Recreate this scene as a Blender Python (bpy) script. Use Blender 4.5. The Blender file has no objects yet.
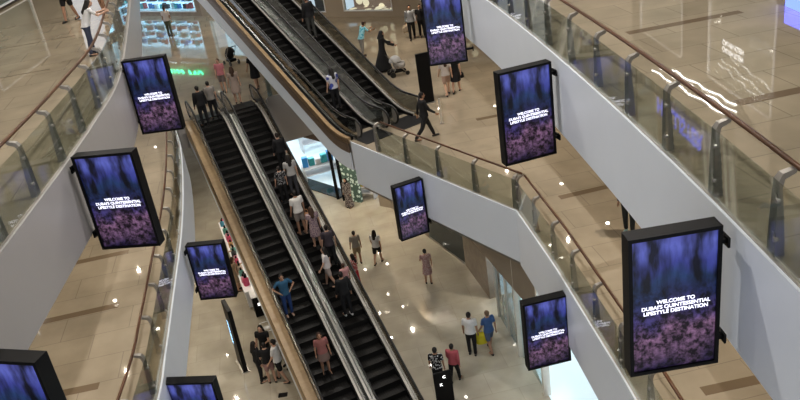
import bpy, bmesh, math, random
from mathutils import Vector, Matrix
from mathutils.geometry import tessellate_polygon
random.seed(7)
C = bpy.context.scene.collection
PI = math.pi
G, L1, L2 = 0.0, 7.5, 13.2
CAMZ = 18.5
FPX = 800.0
# ---------------------------------------------------------------- camera
n = Vector((260, 1650, 800)).normalized()
Rz, Dz, Fz = -n.x, -n.y, -n.z
F = Vector((0, math.sqrt(1 - Fz * Fz), Fz))
b_ = -Rz * Fz / F.y
Rv = Vector((math.sqrt(1 - Rz * Rz - b_ * b_), b_, Rz))
Dv = F.cross(Rv)
O = Vector((0, 0, CAMZ))
cd = bpy.data.cameras.new('camera'); cam = bpy.data.objects.new('camera', cd); C.objects.link(cam)
U = -Dv
cam.matrix_world = Matrix(((Rv.x, U.x, -F.x, 0), (Rv.y, U.y, -F.y, 0), (Rv.z, U.z, -F.z, CAMZ), (0, 0, 0, 1)))
cd.sensor_width = 36; cd.lens = 36; cd.clip_end = 300
bpy.context.scene.camera = cam

def P(x, y, z):
    """survey helper: the point of the level z seen at photo pixel x, y"""
    d = Rv * ((x - 400) / FPX) + Dv * ((y - 200) / FPX) + F
    return O + d * ((z - CAMZ) / d.z)

# ---------------------------------------------------------------- materials
def mat(name, col, rough=.5, metal=0, spec=.5, noise=0, nscale=5, emit=0, ecol=None, bump=0):
    m = bpy.data.materials.new(name); m.use_nodes = True
    nt = m.node_tree; b = nt.nodes['Principled BSDF']
    b.inputs['Base Color'].default_value = (*col, 1); b.inputs['Roughness'].default_value = rough
    b.inputs['Metallic'].default_value = metal; b.inputs['Specular IOR Level'].default_value = spec
    if emit:
        b.inputs['Emission Color'].default_value = (*(ecol or col), 1); b.inputs['Emission Strength'].default_value = emit
    if noise:
        tc = nt.nodes.new('ShaderNodeTexCoord'); nz = nt.nodes.new('ShaderNodeTexNoise'); nz.inputs['Scale'].default_value = nscale
        nt.links.new(tc.outputs['Object'], nz.inputs['Vector'])
        mx = nt.nodes.new('ShaderNodeMixRGB'); mx.inputs[1].default_value = (*[c * (1 - noise) for c in col], 1)
        mx.inputs[2].default_value = (*[min(1, c * (1 + noise)) for c in col], 1)
        nt.links.new(nz.outputs['Fac'], mx.inputs[0]); nt.links.new(mx.outputs[0], b.inputs['Base Color'])
    return m

def floor_mat(name, col, tile=1.15, joint=.6, rough=.07):
    m = bpy.data.materials.new(name); m.use_nodes = True
    nt = m.node_tree; b = nt.nodes['Principled BSDF']; N = nt.nodes.new; L = nt.links.new
    tc = N('ShaderNodeTexCoord'); mp = N('ShaderNodeMapping'); mp.inputs['Rotation'].default_value = (0, 0, -math.radians(7))
    L(tc.outputs['Object'], mp.inputs['Vector'])
    br = N('ShaderNodeTexBrick'); br.offset = .5; br.inputs['Scale'].default_value = 1
    br.inputs['Brick Width'].default_value = tile * 1.6; br.inputs['Row Height'].default_value = tile
    br.inputs['Mortar Size'].default_value = .012; br.inputs['Mortar Smooth'].default_value = .3
    br.inputs['Color1'].default_value = (*col, 1); br.inputs['Color2'].default_value = (*[c * .93 for c in col], 1)
    br.inputs['Mortar'].default_value = (*[c * joint for c in col], 1)
    L(mp.outputs[0], br.inputs['Vector'])
    nz = N('ShaderNodeTexNoise'); nz.inputs['Scale'].default_value = .9; nz.inputs['Detail'].default_value = 6
    L(tc.outputs['Object'], nz.inputs['Vector'])
    rp = N('ShaderNodeValToRGB'); rp.color_ramp.elements[0].position = .3; rp.color_ramp.elements[0].color = (.82, .81, .79, 1)
    rp.color_ramp.elements[1].position = .7; rp.color_ramp.elements[1].color = (1.06, 1.05, 1.03, 1)
    L(nz.outputs['Fac'], rp.inputs[0])
    mx = N('ShaderNodeMixRGB'); mx.blend_type = 'MULTIPLY'; mx.inputs[0].default_value = 1
    L(br.outputs['Color'], mx.inputs[1]); L(rp.outputs[0], mx.inputs[2]); L(mx.outputs[0], b.inputs['Base Color'])
    b.inputs['Roughness'].default_value = rough * .4; b.inputs['Specular IOR Level'].default_value = .9
    nb = N('ShaderNodeTexNoise'); nb.inputs['Scale'].default_value = 1.6; L(tc.outputs['Object'], nb.inputs['Vector'])
    bp = N('ShaderNodeBump'); bp.inputs['Strength'].default_value = .012; bp.inputs['Distance'].default_value = .05
    L(nb.outputs['Fac'], bp.inputs['Height']); L(bp.outputs[0], b.inputs['Normal'])
    return m

def glass_mat(name, tint=(.88, .93, .92), refl=.9, dim=1):
    m = bpy.data.materials.new(name); m.use_nodes = True
    nt = m.node_tree; nt.nodes.clear(); N = nt.nodes.new; L = nt.links.new
    o = N('ShaderNodeOutputMaterial'); t = N('ShaderNodeBsdfTransparent'); t.inputs[0].default_value = (*tint, 1)
    g = N('ShaderNodeBsdfGlossy'); g.inputs['Roughness'].default_value = .03; g.inputs[0].default_value = (refl, refl, refl, 1)
    fr = N('ShaderNodeLayerWeight'); fr.inputs[0].default_value = .5; mx = N('ShaderNodeMixShader')
    pw = N('ShaderNodeMath'); pw.operation = 'POWER'; pw.inputs[1].default_value = 4; L(fr.outputs['Facing'], pw.inputs[0])
    ad = N('ShaderNodeMath'); ad.operation = 'MULTIPLY_ADD'; ad.inputs[1].default_value = .7; ad.inputs[2].default_value = .05 if refl > .82 else .14
    L(pw.outputs[0], ad.inputs[0]); L(ad.outputs[0], mx.inputs[0]); L(t.outputs[0], mx.inputs[1]); L(g.outputs[0], mx.inputs[2]); L(mx.outputs[0], o.inputs[0])
    return m

def wood_mat(name, c1, c2, rough=.35):
    m = bpy.data.materials.new(name); m.use_nodes = True
    nt = m.node_tree; b = nt.nodes['Principled BSDF']; N = nt.nodes.new; L = nt.links.new
    tc = N('ShaderNodeTexCoord'); mp = N('ShaderNodeMapping'); mp.inputs['Scale'].default_value = (1, 1, 14); L(tc.outputs['Object'], mp.inputs[0])
    nz = N('ShaderNodeTexNoise'); nz.inputs['Scale'].default_value = 1.2; nz.inputs['Detail'].default_value = 5; L(mp.outputs[0], nz.inputs['Vector'])
    rp = N('ShaderNodeValToRGB'); rp.color_ramp.elements[0].color = (*c1, 1); rp.color_ramp.elements[1].color = (*c2, 1)
    rp.color_ramp.elements[0].position = .35; rp.color_ramp.elements[1].position = .65
    L(nz.outputs['Fac'], rp.inputs[0]); L(rp.outputs[0], b.inputs['Base Color']); b.inputs['Roughness'].default_value = rough
    return m

def pattern_mat(name, c1, c2, scale=14):
    m = bpy.data.materials.new(name); m.use_nodes = True
    nt = m.node_tree; b = nt.nodes['Principled BSDF']; N = nt.nodes.new; L = nt.links.new
    tc = N('ShaderNodeTexCoord'); nz = N('ShaderNodeTexVoronoi'); nz.inputs['Scale'].default_value = scale; L(tc.outputs['Object'], nz.inputs['Vector'])
    rp = N('ShaderNodeValToRGB'); rp.color_ramp.interpolation = 'CONSTANT'; rp.color_ramp.elements[0].color = (*c1, 1)
    rp.color_ramp.elements[1].color = (*c2, 1); rp.color_ramp.elements[1].position = .42
    L(nz.outputs['Distance'], rp.inputs[0]); L(rp.outputs[0], b.inputs['Base Color']); b.inputs['Roughness'].default_value = .8
    return m

def screen_mat():
    m = bpy.data.materials.new('night_city_display'); m.use_nodes = True
    nt = m.node_tree; b = nt.nodes['Principled BSDF']; N = nt.nodes.new; L = nt.links.new
    b.inputs['Base Color'].default_value = (.01, .01, .015, 1); b.inputs['Roughness'].default_value = .25
    tc = N('ShaderNodeTexCoord'); sp = N('ShaderNodeSeparateXYZ'); L(tc.outputs['Generated'], sp.inputs[0])
    rp = N('ShaderNodeValToRGB'); cr = rp.color_ramp
    stops = [(0, (.015, .01, .03)), (.12, (.06, .035, .065)), (.28, (.10, .055, .095)), (.4, (.03, .022, .075)), (.52, (.010, .014, .05)),
             (.66, (.007, .018, .05)), (.76, (.018, .022, .10)), (.9, (.042, .05, .17)), (1, (.028, .03, .11))]
    cr.elements[0].position = 0; cr.elements[0].color = (*stops[0][1], 1); cr.elements[1].position = 1; cr.elements[1].color = (*stops[-1][1], 1)
    for p, c in stops[1:-1]:
        e = cr.elements.new(p); e.color = (*c, 1)
    # wobble the bands so the coast curves
    wn = N('ShaderNodeTexNoise'); wn.inputs['Scale'].default_value = 3; L(tc.outputs['Generated'], wn.inputs['Vector'])
    wa = N('ShaderNodeMath'); wa.operation = 'MULTIPLY_ADD'; wa.inputs[1].default_value = .34; L(wn.outputs['Fac'], wa.inputs[0])
    wb = N('ShaderNodeMath'); wb.operation = 'SUBTRACT'; wb.inputs[1].default_value = .17; L(sp.outputs[2], wb.inputs[0]); L(wb.outputs[0], wa.inputs[2])
    L(wa.outputs[0], rp.inputs[0])
    # vertical towers in the upper part, clustered buildings in the lower part
    mp = N('ShaderNodeMapping'); mp.inputs['Scale'].default_value = (5, 1, 2.4); L(tc.outputs['Generated'], mp.inputs[0])
    tn = N('ShaderNodeTexNoise'); tn.inputs['Scale'].default_value = 1.4; tn.inputs['Detail'].default_value = 3; L(mp.outputs[0], tn.inputs['Vector'])
    mp2 = N('ShaderNodeMapping'); mp2.inputs['Scale'].default_value = (13, 1, 22); L(tc.outputs['Generated'], mp2.inputs[0])
    vo = N('ShaderNodeTexNoise'); vo.inputs['Scale'].default_value = 1; vo.inputs['Detail'].default_value = 4; vo.inputs['Roughness'].default_value = .65; L(mp2.outputs[0], vo.inputs['Vector'])
    sel = N('ShaderNodeMapRange'); sel.inputs['From Min'].default_value = .5; sel.inputs['From Max'].default_value = .7; L(sp.outputs[2], sel.inputs[0])
    nm = N('ShaderNodeMixRGB'); L(sel.outputs[0], nm.inputs[0]); L(vo.outputs['Fac'], nm.inputs[1]); L(tn.outputs['Fac'], nm.inputs[2])
    ct = N('ShaderNodeMapRange'); ct.inputs['From Min'].default_value = .4; ct.inputs['From Max'].default_value = .66
    ct.inputs['To Min'].default_value = .12; ct.inputs['To Max'].default_value = 2.7; L(nm.outputs[0], ct.inputs[0])
    ml = N('ShaderNodeVectorMath'); ml.operation = 'SCALE'; L(rp.outputs[0], ml.inputs[0]); L(ct.outputs[0], ml.inputs['Scale'])
    L(ml.outputs[0], b.inputs['Emission Color']); b.inputs['Emission Strength'].default_value = .66
    return m

M = {}
M['floor_g'] = floor_mat('polished_beige_floor', (.50, .465, .39), 1.2, .82, .08)
M['floor_1'] = floor_mat('polished_tan_floor', (.355, .31, .245), 1.1, .72, .07)
M['floor_2'] = floor_mat('polished_stone_floor', (.35, .305, .23), 1.1, .66, .07)
M['strip'] = mat('brown_inlay', (.17, .13, .09), .12)
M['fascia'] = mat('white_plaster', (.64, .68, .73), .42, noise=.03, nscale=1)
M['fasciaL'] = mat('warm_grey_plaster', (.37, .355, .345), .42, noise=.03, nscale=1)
M['soffit'] = mat('soffit_paint', (.62, .60, .56), .7)
M['steel'] = mat('brushed_steel', (.80, .78, .74), .33, .75, noise=.08, nscale=8)
M['steel_dk'] = mat('post_steel', (.36, .34, .31), .38, .6)
M['wood_rail'] = wood_mat('brown_handrail', (.07, .032, .016), (.12, .055, .026), .3)
M['glass'] = glass_mat('rail_glass', (.84, .87, .85), .85)
M['glass_dk'] = glass_mat('smoked_glass', (.6, .62, .62), .8)
M['shopglass'] = glass_mat('shop_glass', (.82, .9, .92), .9)
M['tealglass'] = mat('dark_teal_glass', (.03, .05, .06), .08, spec=.8)
M['tan'] = wood_mat('tan_cladding', (.34, .24, .14), (.40, .29, .17), .4)
M['brown'] = wood_mat('brown_cladding', (.13, .095, .068), (.17, .125, .09), .4)
M['black'] = mat('black_plastic', (.004, .004, .005), .45, spec=.3)
M['rubber'] = mat('black_rubber', (.012, .012, .012), .45)
M['step'] = mat('dark_step', (.018, .017, .016), .5, .3)
M['riser'] = mat('step_riser', (.03, .028, .026), .45, .4)
M['plate'] = mat('comb_plate', (.03, .03, .032), .45, .5)
M['screen'] = screen_mat()
M['white_e'] = mat('white_light', (1, 1, 1), .5, emit=1.3)
M['caption'] = mat('caption_white', (.9, .9, 1), .5, emit=.85, ecol=(.85, .85, 1))
M['lamp'] = mat('downlight_lens', (1, .93, .82), .5, emit=45, ecol=(1, .92, .8))
M['white'] = mat('white_laminate', (.75, .76, .78), .3)
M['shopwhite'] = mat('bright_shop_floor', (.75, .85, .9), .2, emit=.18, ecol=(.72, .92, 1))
M['green_e'] = mat('green_neon', (.05, .9, .5), .5, emit=3, ecol=(.05, .9, .45))
M['blue_e'] = mat('blue_neon', (.05, .08, .9), .5, emit=2.5, ecol=(.08, .12, 1))
M['cyan_e'] = mat('cyan_glow', (.2, .8, .95), .5, emit=1.0, ecol=(.25, .85, 1))
M['wallshop'] = mat('shop_wall', (.33, .28, .22), .5, noise=.1, nscale=1)
M['wallmarble'] = mat('brown_marble', (.27, .22, .175), .2, noise=.25, nscale=3)
M['darkwall'] = mat('dark_wall', (.06, .045, .035), .4)
M['lit'] = pattern_mat('warm_lit_interior', (.75, .6, .42), (.16, .1, .07), 1.6)
_n = M['lit'].node_tree; _b = _n.nodes['Principled BSDF']; _n.links.new(_b.inputs['Base Color'].links[0].from_socket, _b.inputs['Emission Color']); _b.inputs['Emission Strength'].default_value = .7
M['coollit'] = mat('cool_lit_interior', (.6, .8, .95), .5, emit=.9, ecol=(.6, .85, 1))
_pal = {}
def colm(c, rough=.8, pat=None, scale=14, name=None):
    k = (tuple(c), rough, tuple(pat) if pat else None, scale)
    if k not in _pal:
        _pal[k] = pattern_mat(name or 'patterned_cloth', c, pat, scale) if pat else mat(name or 'cloth', c, rough, noise=.12, nscale=9)
    return _pal[k]

# ---------------------------------------------------------------- mesh helpers
def link(name, me, m=None, parent=None, smooth=False):
    if m is not None: me.materials.append(m)
    if smooth:
        for p in me.polygons: p.use_smooth = True
    o = bpy.data.objects.new(name, me); C.objects.link(o)
    if parent is not None: o.parent = parent
    return o
def obj(name, bm, m=None, parent=None, smooth=False, recalc=True):
    if recalc: bmesh.ops.recalc_face_normals(bm, faces=bm.faces)
    me = bpy.data.meshes.new(name); bm.to_mesh(me); bm.free()
    return link(name, me, m, parent, smooth)
def tag(o, label=None, cat=None, group=None, kind=None):
    if label: o['label'] = label
    if cat: o['category'] = cat
    if group: o['group'] = group
    if kind: o['kind'] = kind
    return o
def thing(name, label, cat, loc=(0, 0, 0), rz=0, group=None):
    o = bpy.data.objects.new(name, None); C.objects.link(o); o.location = loc; o.rotation_euler = (0, 0, rz)
    o.empty_display_size = .1
    return tag(o, label, cat, group)
def struct(name, bm, m, parent=None, **k):
    o = obj(name, bm, m, parent, **k)
    if parent is None: o['kind'] = 'structure'
    return o
def box(bm, x0, x1, y0, y1, z0, z1, Mx=None):
    v = [bm.verts.new((x, y, z)) for x in (x0, x1) for y in (y0, y1) for z in (z0, z1)]
    for f in ((0, 1, 3, 2), (4, 6, 7, 5), (0, 4, 5, 1), (2, 3, 7, 6), (0, 2, 6, 4), (1, 5, 7, 3)):
        bm.faces.new([v[i] for i in f])
    if Mx is not None: bmesh.ops.transform(bm, matrix=Mx, verts=v)
    return v
def bevel(bm, w=.01, seg=2):
    bmesh.ops.bevel(bm, geom=list(bm.edges), offset=w, segments=seg, affect='EDGES', profile=.6)
def bbox(w=.01, *a):
    bm = bmesh.new(); box(bm, *a); bevel(bm, w); return bm
def tube(bm, pts, r, seg=8, closed_ends=True, radii=None):
    pts = [Vector(p) for p in pts]; rings = []
    up = Vector((0, 0, 1))
    for i, p in enumerate(pts):
        t = (pts[min(i + 1, len(pts) - 1)] - pts[max(i - 1, 0)]).normalized()
        a = t.cross(up)
        if a.length < .05: a = t.cross(Vector((1, 0, 0)))
        a.normalize(); c = a.cross(t)
        rr = radii[i] if radii else r
        rings.append([bm.verts.new(p + (a * math.cos(2 * PI * k / seg) + c * math.sin(2 * PI * k / seg)) * rr) for k in range(seg)])
    for i in range(len(rings) - 1):
        for k in range(seg):
            bm.faces.new((rings[i][k], rings[i][(k + 1) % seg], rings[i + 1][(k + 1) % seg], rings[i + 1][k]))
    if closed_ends:
        bm.faces.new(rings[0][::-1]); bm.faces.new(rings[-1])
def prism(bm, poly, z0, z1):
    """closed solid from a plan polygon (may be concave)"""
    lo = [bm.verts.new((p[0], p[1], z0)) for p in poly]; hi = [bm.verts.new((p[0], p[1], z1)) for p in poly]
    for t in tessellate_polygon([[Vector((p[0], p[1], 0)) for p in poly]]):
        bm.faces.new([hi[i] for i in t]); bm.faces.new([lo[i] for i in reversed(t)])
    k = len(poly)
    for i in range(k): bm.faces.new((lo[i], lo[(i + 1) % k], hi[(i + 1) % k], hi[i]))
def crom(pts, step=.5):
    """smooth curve through plan points, resampled evenly"""
    pts = [Vector((p[0], p[1], 0)) for p in pts]; out = []
    for i in range(len(pts) - 1):
        p0 = pts[i - 1] if i else pts[0] * 2 - pts[1]; p1, p2 = pts[i], pts[i + 1]
        p3 = pts[i + 2] if i + 2 < len(pts) else p2 * 2 - p1
        for k in range(8):
            t = k / 8
            out.append(.5 * ((2 * p1) + (p2 - p0) * t + (2 * p0 - 5 * p1 + 4 * p2 - p3) * t * t + (3 * p1 - p0 - 3 * p2 + p3) * t ** 3))
    out.append(pts[-1]); return resample(out, step)
def resample(pts, step):
    d = [0]
    for i in range(1, len(pts)): d.append(d[-1] + (pts[i] - pts[i - 1]).length)
    nn = max(1, round(d[-1] / step)); out = []; j = 0
    for k in range(nn + 1):
        s = d[-1] * k / nn
        while j < len(pts) - 2 and d[j + 1] < s: j += 1
        t = (s - d[j]) / max(1e-9, d[j + 1] - d[j]); out.append(pts[j].lerp(pts[j + 1], t))
    return out
def offset(pts, d):
    """offset a plan polyline to its left side by d"""
    out = []
    for i, p in enumerate(pts):
        t = (pts[min(i + 1, len(pts) - 1)] - pts[max(i - 1, 0)]).normalized()
        out.append(p + Vector((-t.y, t.x, 0)) * d)
    return out
def wall_along(bm, pts, th, z0, z1):
    """vertical slab along a plan polyline; th = thickness to the left"""
    b = offset(pts, th)
    ring = []
    for p, q in zip(pts, b):
        ring.append([bm.verts.new((p.x, p.y, z0)), bm.verts.new((p.x, p.y, z1)), bm.verts.new((q.x, q.y, z1)), bm.verts.new((q.x, q.y, z0))])
    for i in range(len(ring) - 1):
        for k in range(4): bm.faces.new((ring[i][k], ring[i][(k + 1) % 4], ring[i + 1][(k + 1) % 4], ring[i + 1][k]))
    bm.faces.new(ring[0]); bm.faces.new(ring[-1][::-1])
def V2(p): return Vector((p[0], p[1], 0))
_font = None
def text_mesh(body, size, bold=.0, align='CENTER', spacing=1.0):
    cu = bpy.data.curves.new('text', 'FONT'); cu.body = body; cu.size = size; cu.align_x = align; cu.align_y = 'CENTER'
    cu.offset = bold; cu.space_line = spacing; cu.extrude = .001
    o = bpy.data.objects.new('tmp', cu); C.objects.link(o)
    dg = bpy.context.evaluated_depsgraph_get(); me = bpy.data.meshes.new_from_object(o.evaluated_get(dg))
    bpy.data.objects.remove(o); me.name = 'lettering'; return me

# ---------------------------------------------------------------- plan of the atrium
l2_left = crom([(-6.25, 3), (-6.3, 8), (-6.35, 11.35), (-6.40, 13.6), (-6.46, 15.6), (-6.57, 17.6), (-6.85, 20.8), (-7.9, 26), (-9.54, 33.4), (-11.6, 42), (-12.4, 46)])
l2_right = crom([(4.17, 2), (4.17, 7.2), (4.17, 9.6), (4.10, 12.8), (4.02, 14.9), (3.90, 17.3), (3.72, 20.1), (3.42, 23.7), (2.9, 28), (2.2, 33), (1.6, 38)])
l1_left = crom([(-6.0, 3), (-5.98, 10), (-6.05, 14.4), (-6.25, 16.4), (-6.62, 19.5), (-7.11, 23.4), (-7.82, 27.55), (-8.6, 31.3), (-9.25, 33.6)])
l1_rs = [Vector((4.12, 2, 0)), Vector((4.08, 9, 0)), Vector((3.97, 12.8, 0)), Vector((3.68, 17.6, 0)), Vector((3.36, 20.95, 0))]
l1_r = resample(l1_rs, .6)
l1_r2 = resample([Vector((3.36, 20.95, 0)), Vector((-1.5, 28.7, 0))], .6)
l1_far = [(-3.6, 36.75)]
A1 = math.radians(21)
def E1(u, v, z=0):   # plan axes of the lower escalators; v runs downhill towards the viewer
    return Vector((u * math.cos(A1) + v * math.sin(A1), u * math.sin(A1) - v * math.cos(A1), z))
land = [E1(7.75, -35.3), E1(3.55, -35.3)]
l1_far = [(-3.6, 36.75), tuple(E1(7.9, -35.6)[:2])]
XL, XR = -14.0, 10.0
far_edge = [(10, 44.5), (3.2, 47.3), (-4.6, 52.6), (-11.7, 57.9), (-20, 64)]
poly1 = [(XL, 3)] + [(p.x, p.y) for p in l1_left] + [(land[1].x, land[1].y), (land[0].x, land[0].y)] + l1_far[::-1] + \
        [(p.x, p.y) for p in l1_r2[::-1]] + [(p.x, p.y) for p in l1_r[::-1][1:]] + [(XR, 2)] + far_edge + [(-20, 42), (XL, 36)]
bm = bmesh.new(); prism(bm, poly1, L1 - .12, L1); struct('floor', bm, M['floor_1'])
bm = bmesh.new(); prism(bm, poly1, L1 - 1.2, L1 - 1.12); struct('ceiling', bm, M['soffit'])
# ground floor
bm = bmesh.new(); prism(bm, [(-24, -2), (14, -2), (14, 62), (-24, 66)], -.15, 0); struct('floor', bm, M['floor_g'])
# upper floors either side
polyL = [(-16.5, 3)] + [(p.x, p.y) for p in l2_left] + [(-16.2, 46)]
polyR = [(p.x, p.y) for p in l2_right] + [(9.9, 38), (9.9, 2)]
for pl in (polyL, polyR):
    bm = bmesh.new(); prism(bm, pl, L2 - .12, L2); struct('floor', bm, M['floor_2'])
    bm = bmesh.new(); prism(bm, pl, L2 - 1.4, L2 - 1.32); struct('ceiling', bm, M['soffit'])
# fascias
k = 0
def fascia(pts, zt, zb, m, th):
    global k
    k += 1; sg = -1 if th > 0 else 1; bm = bmesh.new(); wall_along(bm, offset(pts, .025 * sg), .045 * -sg, zb, zt); return struct('trim_%d' % k, bm, m)
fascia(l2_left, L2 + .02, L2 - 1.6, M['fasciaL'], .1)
fascia(l2_right, L2 + .02, L2 - 1.78, M['fascia'], -.1)
fascia(l1_left, L1 + .02, L1 - 1.6, M['fascia'], .1)
fascia(l1_r, L1 + .02, L1 - 1.85, M['fascia'], -.1)
fascia(l1_r2, L1 + .02, L1 - 1.75, M['fascia'], -.1)
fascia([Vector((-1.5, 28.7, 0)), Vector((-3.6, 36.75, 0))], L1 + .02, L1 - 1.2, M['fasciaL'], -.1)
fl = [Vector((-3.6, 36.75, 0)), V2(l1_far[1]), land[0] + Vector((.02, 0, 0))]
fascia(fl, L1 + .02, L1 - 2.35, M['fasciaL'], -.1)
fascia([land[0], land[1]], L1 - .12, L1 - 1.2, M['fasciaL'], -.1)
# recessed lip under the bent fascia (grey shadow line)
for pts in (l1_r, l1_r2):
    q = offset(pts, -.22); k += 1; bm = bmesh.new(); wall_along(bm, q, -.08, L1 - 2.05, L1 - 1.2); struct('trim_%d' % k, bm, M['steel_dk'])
# brown floor inlays
def inlay(p, q, z, w=.26):
    global k
    k += 1; p = V2(p); q = V2(q); t = (q - p).normalized(); nrm = Vector((-t.y, t.x, 0)) * w / 2
    bm = bmesh.new(); prism(bm, [(p - nrm)[:2], (q - nrm)[:2], (q + nrm)[:2], (p + nrm)[:2]], z - .002, z + .003); struct('trim_%d' % k, bm, M['strip'])
for (a, b, z) in [((-13, 21.8), (-8.6, 22.35), L1), ((-13, 18.5), (-8.1, 19.15), L1), ((-13, 15.1), (-7.66, 15.55), L1), ((-13, 25.2), (-9, 25.8), L1), ((-13, 11.9), (-7.4, 12.3), L1),
                  ((5.8, 18.0), (8.6, 18.3), L2), ((6.0, 12.8), (8.6, 13.1), L2), ((5.3, 12.2), (6.55, 12.3), L1), ((4.75, 21.4), (8, 21.9), L1), ((3.4, 29), (8, 29.5), L1),
                  ((-16, 27.3), (-10.2, 28.1), L2), ((-16, 22.9), (-9.6, 23.6), L2), ((-16, 31.5), (-11.5, 32.2), L2)]:
    inlay(a, b, z, .26 if z == L1 or a[0] > 0 else .07)

# ---------------------------------------------------------------- walls of the mall around
def wall(name, a, b, z0, z1, m, th=.25):
    bm = bmesh.new(); wall_along(bm, [V2(a), V2(b)], th, z0, z1); return struct(name, bm, m)
wall('wall_left', (-16.6, 3), (-16.3, 46), L2 - 1.4, 24, M['wallshop'])
wall('wall_left', (-14, 3), (-14, 36), L1 - 1.2, L2 - 1.4, M['wallshop'])
wall('wall_left', (-14.5, -2), (-14.5, 48), 0, L1 - 1.2, M['wallshop'])
wall('wall_right', (9.9, 2), (9.9, 44), L2 - 1.4, 24, M['wallshop'], -.25)
wall('wall_right', (10, 2), (10, 44.5), L1 - 1.2, L2 - 1.4, M['wallshop'], -.25)

# shopfront helper: a facade segment in plan with framed lit windows
def front(name, a, b, z0, z1, m_wall, wins, th=.3):
    """wins: (s0, s1, h0, h1, interior material) along the segment from a to b; nearest side is the right hand side"""
    a, b = V2(a), V2(b); L = (b - a).length; ang = math.atan2(b.y - a.y, b.x - a.x)
    Mx = Matrix.Translation((a.x, a.y, 0)) @ Matrix.Rotation(ang, 4, 'Z')
    bm = bmesh.new(); xs = 0
    for (s0, s1, h0, h1, mi) in wins:
        if s0 > xs: box(bm, xs, s0, 0, th, z0, z1, Mx)
        if h0 > .02: box(bm, s0, s1, 0, th, z0, z0 + h0, Mx)
        box(bm, s0, s1, 0, th, z0 + h1, z1, Mx); xs = s1
    if xs < L: box(bm, xs, L, 0, th, z0, z1, Mx)
    w = struct(name, bm, m_wall)
    global winn
    for (s0, s1, h0, h1, mi) in wins:
        winn += 1
        bm = bmesh.new(); f = .06
        for q in ((s0, s0 + f, z0 + h0, z0 + h1), (s1 - f, s1, z0 + h0, z0 + h1), (s0, s1, z0 + h1 - f, z0 + h1), (s0, s1, z0 + h0, z0 + h0 + f)):
            box(bm, q[0], q[1], -.03, .12, q[2], q[3], Mx)
        wf = struct('window_%d' % winn, bm, M['white'])
        bm = bmesh.new(); box(bm, s0 + f, s1 - f, .03, .045, z0 + h0 + f, z0 + h1 - f, Mx); obj('window_pane', bm, M['shopglass'], wf)
        bm = bmesh.new(); box(bm, s0, s1, 1.2, 1.3, z0, z0 + h1, Mx); box(bm, s0, s1, .3, 1.2, z0 + h0 - .1, z0 + h0, Mx)
        obj('display_niche', bm, mi, wf)
    return w, Mx, L
winn = 0
# level 1, far side: bright blue-white store, then beige facade with framed windows
a = (-20, 64); b = (-11.9, 58.05)
front('wall_back', a, b, L1, L2, M['wallmarble'], [(1.0, 9.6, .3, 3.6, M['shopwhite'])])
front('wall_back', b, (-4.6, 52.6), L1, L2, M['wallshop'], [(.6, 3.6, .3, 3.2, M['coollit']), (5.0, 8.2, .25, 3.0, M['lit'])])
front('wall_back', (-4.6, 52.6), (3.2, 47.3), L1, L2, M['wallshop'], [(.5, 2.2, .3, 3.0, M['darkwall']), (3.6, 7.2, .35, 3.0, M['lit'])])
front('wall_back', (3.2, 47.3), (10, 44.5), L1, L2, M['wallshop'], [(1, 5, .3, 3.0, M['lit'])])
# level 2 shopfronts on the right and left side walls
front('wall_right', (9.86, 30), (9.86, 8), L2, L2 + 5, M['wallshop'], [(1, 5, .1, 3.2, M['lit']), (7, 11, .1, 3.2, M['wallmarble']), (14, 19, .1, 3.0, M['wallshop'])], .0)
front('wall_left', (-16.2, 18), (-16.0, 44), L2, L2 + 5, M['darkwall'], [(1, 6, .1, 3.2, M['lit']), (8, 13, .1, 3.2, M['coollit']), (16, 22, .1, 3.0, M['lit'])], .0)
front('wall_left', (-13.95, 8), (-13.95, 34), L1, L1 + 4.2, M['wallshop'], [(2, 7, .1, 3.2, M['lit']), (9, 12, .1, 3.4, M['coollit']), (15, 19, .1, 3.4, M['lit']), (21, 25, .1, 3, M['lit'])], .0)
# ground floor, left rear
front('wall_back', (-24, 56), (-7.2, 56), 0, L1 - 1.2, M['wallshop'], [(3, 8, .1, 3.2, M['lit']), (10, 15, .1, 3.2, M['lit'])])

# ground-floor shop line below level 1, right: glazing, marble pier, bright entry, door leaves
g_line = [(5.6, 20.3), (3.95, 21.6), (3.56, 23.9), (3.2, 26.6), (3.05, 27.9), (2.45, 30.9), (1.12, 33.9), (-.5, 37.8), (-2.75, 39.4), (-3.35, 40.0), (-5.1, 42.1), (-8.2, 45.5)]
def gseg(i, j=None): return V2(g_line[i]), V2(g_line[j if j is not None else i + 1])
def slab(name, a, b, z0, z1, m, th=-.15, parent=None, st=True):
    bm = bmesh.new(); wall_along(bm, [V2(a), V2(b)], th, z0, z1)
    return struct(name, bm, m) if st else obj(name, bm, m, parent)
ZT = L1 - 1.2
slab('wall_right', g_line[6], g_line[5], 0, .12, M['steel_dk'], .15)
slab('window_50', g_line[6], g_line[5], .12, 3.0, M['tealglass'], .06)
slab('wall_right', g_line[7], g_line[6], 0, ZT, M['wallshop'], .2)
slab('wall_right', g_line[5], g_line[4], 0, ZT, M['wallmarble'], .5)
slab('wall_right', g_line[6], g_line[1], 3.0, ZT, M['wallshop'], .3)
d = slab('door_1', g_line[3], g_line[2], .03, 3.0, M['glass_dk'], .05)
bm = bmesh.new()
a, b = V2(g_line[3]), V2(g_line[2])
for q in (a, a.lerp(b, .5), b): box(bm, q.x - .05, q.x + .05, q.y - .06, q.y + .06, 0, 3.0)
obj('door_frame', bm, M['steel'], d)
bm = bmesh.new(); q = a.lerp(b, .42); tube(bm, [(q.x - .1, q.y, .6), (q.x - .1, q.y, 1.7)], .025); obj('door_handle', bm, M['steel'], d)
slab('wall_right', g_line[2], g_line[1], 0, 3.0, M['shopglass'], .04)
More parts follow.
